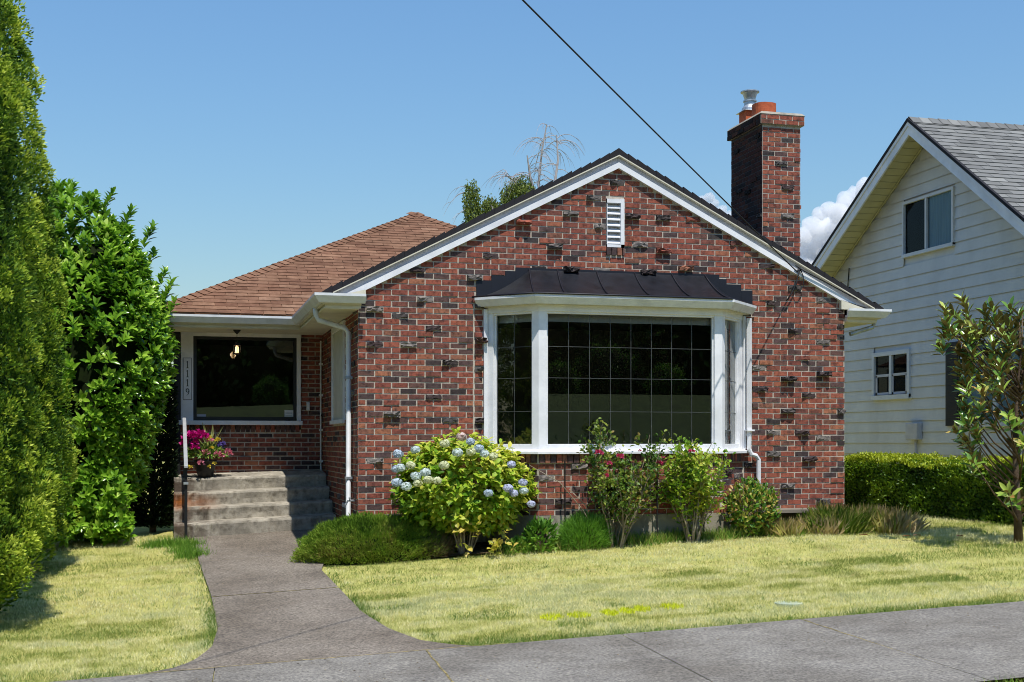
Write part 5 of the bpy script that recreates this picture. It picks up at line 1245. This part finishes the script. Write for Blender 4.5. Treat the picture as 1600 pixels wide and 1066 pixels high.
# --- young magnolia at the right edge
M_MAG = pmat('magnolia_leaf', even('3e6420', '62882e', '8eac44', 'b6c25c', 'b0884a'), .28, attr='rnd', spec=.55, under=lin('6a5a30'), trans=.12)
mx, my = 7.28, -2.2; mz = G(mx, my)
random.seed(77); rg = np.random.default_rng(77)
t = thing('magnolia_tree', 'young magnolia with glossy leaves and rusty undersides at the right edge before the hedge', 'tree', (mx, my, mz))
b = MB(); trunk = [(mx, my, mz-.05), (mx-.02, my, mz+.5), (mx-.05, my, mz+1.1), (mx-.02, my, mz+1.7), (mx+.05, my, mz+2.3), (mx+.05, my, mz+2.6)]
b.tube(trunk, [.055, .038, .028, .016, .009, .005], 9)
tips = []
TG = [(1478, 505), (1490, 492), (1500, 512), (1512, 500), (1539, 488), (1541, 500), (1565, 500), (1592, 492), (1590, 505), (1510, 530), (1528, 528), (1552, 540), (1575, 535), (1500, 545), (1520, 560), (1545, 560), (1575, 565), (1598, 560), (1508, 580), (1530, 590), (1560, 590), (1590, 595), (1512, 610), (1535, 615), (1560, 620), (1590, 625),
      (1505, 640), (1520, 650), (1545, 640), (1575, 650), (1510, 665), (1525, 680), (1500, 690), (1515, 700), (1590, 665), (1600, 690), (1575, 770), (1590, 780), (1605, 775), (1520, 720), (1620, 520), (1640, 560), (1630, 600), (1650, 640), (1610, 540), (1660, 600), (1520, 545), (1488, 520), (1505, 520), (1570, 550), (1555, 575), (1600, 640), (1534, 637), (1512, 655), (1496, 675)]
for (px, py) in TG:
    Y = my+random.uniform(-.45, .4); p = atY(px, py, Y); tips.append(p)
    z_at = max(mz+.25, min(mz+2.3, p.z-.35-.35*abs(p.x-mx))); f = (z_at-mz)/2.6
    s0 = Vector(trunk[0]).lerp(Vector(trunk[-1]), max(0, f)); m = s0.lerp(p, .55)-Vector((0, 0, .06)); b.tube([s0, m, p], [.014, .009, .005], 5)
for (px, py) in ((1508, 735), (1530, 700), (1545, 745)):
    p = atY(px, py, my-.1); s0 = Vector(trunk[1]); b.tube([s0, s0.lerp(p, .5), p], [.012, .008, .004], 5)
b.build('trunk', M_BARK, t, smooth=True)
T = np.array([tuple(p) for p in tips]); A = T-np.array([mx, my, mz+1.2]); A = unit(A)*.6+np.array([0, -.1, .9])+rg.normal(0, .25, T.shape)
T = np.concatenate([T, T[:22]+rg.normal(0, .11, (22, 3))]); A = np.concatenate([A, A[:22]+rg.normal(0, .3, (22, 3))])
T2 = T-unit(A)*.16+rg.normal(0, .04, T.shape); T3 = T-unit(A)*.3+rg.normal(0, .06, T.shape)
TT = np.concatenate([T, T2]); AA = np.concatenate([A, A])
P, D, U = rosettes(TT, AA, 8, 1., .6); tone = np.repeat(np.clip(rg.normal(.45, .22, len(TT)), 0, 1), 8)
leaf_obj('crown', M_MAG, t, P, D, U, np.repeat(rg.uniform(.12, .18, len(TT)), 8), .058, 'oval', rnd=np.clip(tone+rg.normal(0, .14, len(P)), 0, 1), bend=.1, fold=.2)

# --- trees seen over the roof
M_BIRL = pmat('birch_leaf', even('4a5c22', '66782e', '828f3c', '5a6a28'), .6, attr='rnd', trans=.35)
M_BIRB = pmat('birch_bark', even('8f8a8a', 'a8a2a4', '6f6868'), .85, nscale=3, spec=.15)
def weep(b, p, d, L, r, seg=7):
    p = Vector(p); pts = [p.copy()]; d = Vector(d)
    for k in range(seg):
        d = (d+Vector((random.uniform(-.12, .12), random.uniform(-.12, .12), -.34))).normalized(); p = p+d*L/seg; pts.append(p.copy())
    b.tube(pts, [r*(1-.8*k/seg) for k in range(seg+1)], 4, caps=False); return pts
def birch(label, cx, cy, top, limbs, crowns, bare, seed):
    random.seed(seed); z0 = G(cx, cy)-.1; t = thing('birch_tree', label, 'tree', (cx, cy, z0), 'birches beyond the roof')
    b = MB(); b.tube([(cx, cy, z0), (cx+.1, cy, z0+4), (cx, cy, z0+7.), (cx, cy, 9.0)], [.2, .16, .11, .09], 8)
    for (pts) in limbs:
        pp = [Vector((x, cy+dy, z)) for x, z, dy in pts]; b.tube(pp, [.075-.055*k/(len(pp)-1) for k in range(len(pp))], 6)
        for _ in range(bare):
            i = random.randint(1, len(pp)-1); q = pp[i-1].lerp(pp[i], random.random()); a = random.uniform(0, 6.28)
            w = weep(b, q, (math.cos(a)*.9, math.sin(a)*.5, random.uniform(.2, 1.1)), random.uniform(.6, 1.5), .014)
            for _k in range(2): weep(b, w[random.randint(1, 4)], (math.cos(a)*.8, math.sin(a), .1), random.uniform(.4, .9), .008, 5)
    b.build('trunk', M_BIRB, t)
    Ps = []; Ds = []
    for (x, z, rx, rz, n) in crowns:
        d = rdir(n); r = (.55+.8*fbm(d*1.4+x, 2.4, seed))*RNG.uniform(.5, 1, n); P = np.array([x, cy, z])+d*np.array([rx, rx, rz])*r[:, None]
        P[:, 2] -= RNG.random(n)**2*.25; Ps.append(P); Ds.append(RNG.normal(0, .5, (n, 3))+np.array([0, 0, -.7]))
    P = np.concatenate(Ps); leaf_obj('crown', M_BIRL, t, P, np.concatenate(Ds), rdir(len(P)), RNG.uniform(.07, .13, len(P)), .06, 'rh')
    return t
birch('birch with a bare weeping top and a leafy clump above the brick gable', 10.45, 28.3, 13., [[(10.45, 8.6, 0), (10.5, 9.8, 0), (10.35, 10.8, .2), (10.45, 12.0, .1), (10.6, 12.9, 0)], [(10.5, 9.5, 0), (10.8, 10.6, -.2), (10.95, 11.6, -.2), (10.9, 12.5, -.2)], [(10.4, 9.4, 0), (9.9, 10.3, .3), (9.5, 10.9, .3), (9.2, 11.1, .3)], [(10.4, 9.7, 0), (9.95, 10.9, -.2), (9.8, 11.7, -.3)], [(10.5, 9.3, 0), (11., 9.9, .3), (11.5, 10.1, .3)]],
      [(9.6, 10.35, .7, .7, 3400), (10.25, 10.0, .7, .55, 2400), (9.2, 9.7, .5, .7, 1300)], 20, 5)
birch('smaller leafy birch further left between the red hip roof and the brick gable', 8.3, 29., 11., [[(8.3, 8., 0), (8.1, 9.6, 0), (7.95, 10.7, .1)], [(8.3, 8.4, 0), (8.7, 9.8, 0), (8.8, 10.4, 0)]],
      [(8.75, 9.8, .5, .75, 2000), (8.05, 10.1, .34, .95, 1500), (8.4, 9.2, .8, .6, 1800)], 9, 6)

# --- across the street (seen in the window panes): lawn bank, trees and clipped bushes
M_FAR = pmat('far_leaf', even('486a24', '658a38', '88ac4c'), .6, attr='rnd', trans=.5)
def roundtree(name, label, cat, x, y, r, rz, zc, n, L, group, trunk=True, mt=None, seed=1):
    rg = np.random.default_rng(seed); z0 = G(x, y); t = thing(name, label, cat, (x, y, z0), group)
    d = unit(rg.normal(size=(n, 3))); q = (.6+.7*fbm(d*1.5+seed, 2., seed))*rg.uniform(.7, 1.02, n)
    P = np.array([x, y, z0+zc])+d*np.array([r, r, rz])*q[:, None]
    leaf_obj('crown', mt or M_FAR, t, P, d+rg.normal(0, .6, (n, 3)), d+rg.normal(0, .4, (n, 3)), L, L*.5, 'rh')
    b = MB(); b.grid(lambda s, q_: (x+math.cos(6.2832*s)*math.cos(3.1416*(q_-.5))*r*.86, y+math.sin(6.2832*s)*math.cos(3.1416*(q_-.5))*r*.86, z0+zc+math.sin(3.1416*(q_-.5))*rz*.8), 16, 10); b.build('twig_shade_core', M_SHADECORE, t, smooth=True)
    b = MB(); b.tube([(x, y, z0-.1), (x, y, z0+zc)], [.14 if trunk else .05, .06 if trunk else .03], 7); b.build('trunk', M_BARK, t)
    return t
for i, (x, y, r) in enumerate(((-12, -39, 4), (-5, -37, 4.2), (2, -40, 4.6), (9, -38, 4.4), (15, -40, 4.6), (21, -38, 4.4), (27, -41, 5), (34, -39, 4.6), (-19, -40, 4.5), (5.5, -43, 5), (18, -44, 5), (30, -45, 5), (-1, -44, 5), (12, -45, 5), (24, -45, 5), (-9, -44, 5))):
    roundtree('broadleaf_tree', 'broad dark leafy tree standing across the street and mirrored in the windows', 'tree', x, y, r, r*1.15, r*.85, 3600, .42, 'trees across the street', seed=100+i)
M_TOPI = pmat('clipped_leaf', even('4a7424', '6a9a36', '8cb84c'), .6, attr='rnd', trans=.35)
for i, (x, y, r, zc) in enumerate(((9.3, -33.6, .8, 1.5), (6.4, -34, 1.1, .55), (7.6, -34.5, .7, .8), (12.4, -34, .9, .5), (14.6, -34.5, 1.3, .9), (17., -34, .8, .5), (4.4, -34.4, 1.0, .6), (2., -34., .8, .5), (11., -35, 1.2, 1.9))):
    roundtree('topiary_bush', 'ball clipped bush on the lawn bank across the street, mirrored in the bay window', 'bush', x, y, r, r, zc, 2500, .12, 'clipped bushes across the street', trunk=False, mt=M_TOPI, seed=140+i)

# ================================================================== clouds
M_CLOUD = bpy.data.materials.new('cloud_vapour'); M_CLOUD.use_nodes = True; nt = M_CLOUD.node_tree; nt.nodes.remove(nt.nodes['Principled BSDF'])
pv_ = nd(nt, 'ShaderNodeVolumePrincipled', Density=.13, Anisotropy=.1); pv_.inputs['Color'].default_value = (.995, .995, .995, 1); nt.links.new(pv_.outputs[0], nt.nodes['Material Output'].inputs['Volume'])
def cloud(label, blobs, dist, seed):
    rg = np.random.default_rng(seed); import bmesh
    bm = bmesh.new(); bmesh.ops.create_icosphere(bm, subdivisions=5, radius=1); base = np.array([tuple(v.co) for v in bm.verts]); F0 = np.array([[v.index for v in f.verts] for f in bm.faces]); bm.free()
    Vs, Fs, o = [], [], 0
    for (px, py, r) in blobs:
        v = Vector(ray(px, py)).normalized(); dd = dist*rg.uniform(.97, 1.03); c = np.array([CX, CY, CZ])+np.array(v)*dd; R = r/FOC*dist
        q = base*R+c; nn = fbm(q, 1.6/R, seed, 5)-.35*np.abs(fbm(q, 3.2/R, seed+5, 4)-.5)+.25*fbm(q, 7/R, seed+9, 3)
        Vs.append(c+base*R*(.5+.75*nn)[:, None]); Fs.append(F0+o); o += len(base)
    o_ = np_mesh('cloud', np.concatenate(Vs), np.concatenate(Fs), M_CLOUD, None)
    rm = o_.modifiers.new('merge', 'REMESH'); rm.mode = 'VOXEL'; rm.voxel_size = 1.6
    return tag(o_, label, 'cloud', 'white clouds in the blue sky')
cloud('bright billowing white cloud between the chimney and the gable of the neighbouring house', [(1252, 372, 16), (1268, 356, 17), (1283, 338, 15), (1296, 327, 13), (1310, 334, 17), (1322, 316, 17), (1338, 304, 14), (1352, 293, 16), (1370, 292, 20), (1395, 300, 30), (1300, 362, 24), (1330, 345, 26), (1270, 385, 24), (1250, 398, 18), (1235, 392, 18), (1285, 402, 30), (1255, 425, 28), (1310, 420, 40), (1225, 420, 25), (1350, 400, 50), (1195, 420, 18), (1160, 418, 16)], 1400, 3)
cloud('small faint cloud just left of the chimney above the roof slope', [(1098, 312, 8), (1108, 309, 9), (1117, 318, 8), (1128, 329, 9), (1092, 318, 7), (1140, 340, 10), (1108, 326, 10), (1125, 340, 10)], 1500, 4)

# ================================================================== light, sky, camera
sun = bpy.data.lights.new('sun', 'SUN'); sun.energy = 4.6; sun.angle = math.radians(.53); sun.color = (1., .955, .88)
so = bpy.data.objects.new('sun', sun); COL.objects.link(so)
sd = Vector((math.sin(SUN_AZ)*math.cos(SUN_EL), -math.cos(SUN_AZ)*math.cos(SUN_EL), math.sin(SUN_EL)))
so.rotation_euler = sd.to_track_quat('Z', 'Y').to_euler(); so.location = sd*60
wd = bpy.data.worlds.new('World'); S.world = wd; wd.use_nodes = True; nt = wd.node_tree
sk = nt.nodes.new('ShaderNodeTexSky'); sk.sky_type = 'NISHITA'; sk.sun_disc = False; sk.sun_elevation = SUN_EL; sk.sun_rotation = math.pi-SUN_AZ
sk.air_density = 4.0; sk.dust_density = .0; sk.ozone_density = 10.; sk.altitude = 5000
bg = nt.nodes['Background']; bg.inputs['Strength'].default_value = .112; nt.links.new(mix(nt, sk.outputs[0], (.79, .905, 1.06, 1), 1., 'MULTIPLY'), bg.inputs[0])
cam = bpy.data.cameras.new('camera'); co = bpy.data.objects.new('camera', cam); COL.objects.link(co)
co.location = (CX, CY, CZ); co.rotation_euler = (math.radians(90), 0, -YAW)
cam.sensor_width = 36.; cam.lens = 36*FOC/1600.; cam.shift_x = 0; cam.shift_y = (HOR-533.)/1600.; cam.clip_start = .1; cam.clip_end = 6000
S.camera = co
S.view_settings.view_transform = 'Standard'; S.view_settings.look = 'None'; S.view_settings.exposure = .2; S.view_settings.gamma = 1
S.cycles.use_denoising = True; S.cycles.filter_width = 1.0; S.cycles.max_bounces = 12; S.cycles.volume_bounces = 10; S.cycles.diffuse_bounces = 4; S.cycles.glossy_bounces = 4; S.cycles.transparent_max_bounces = 16
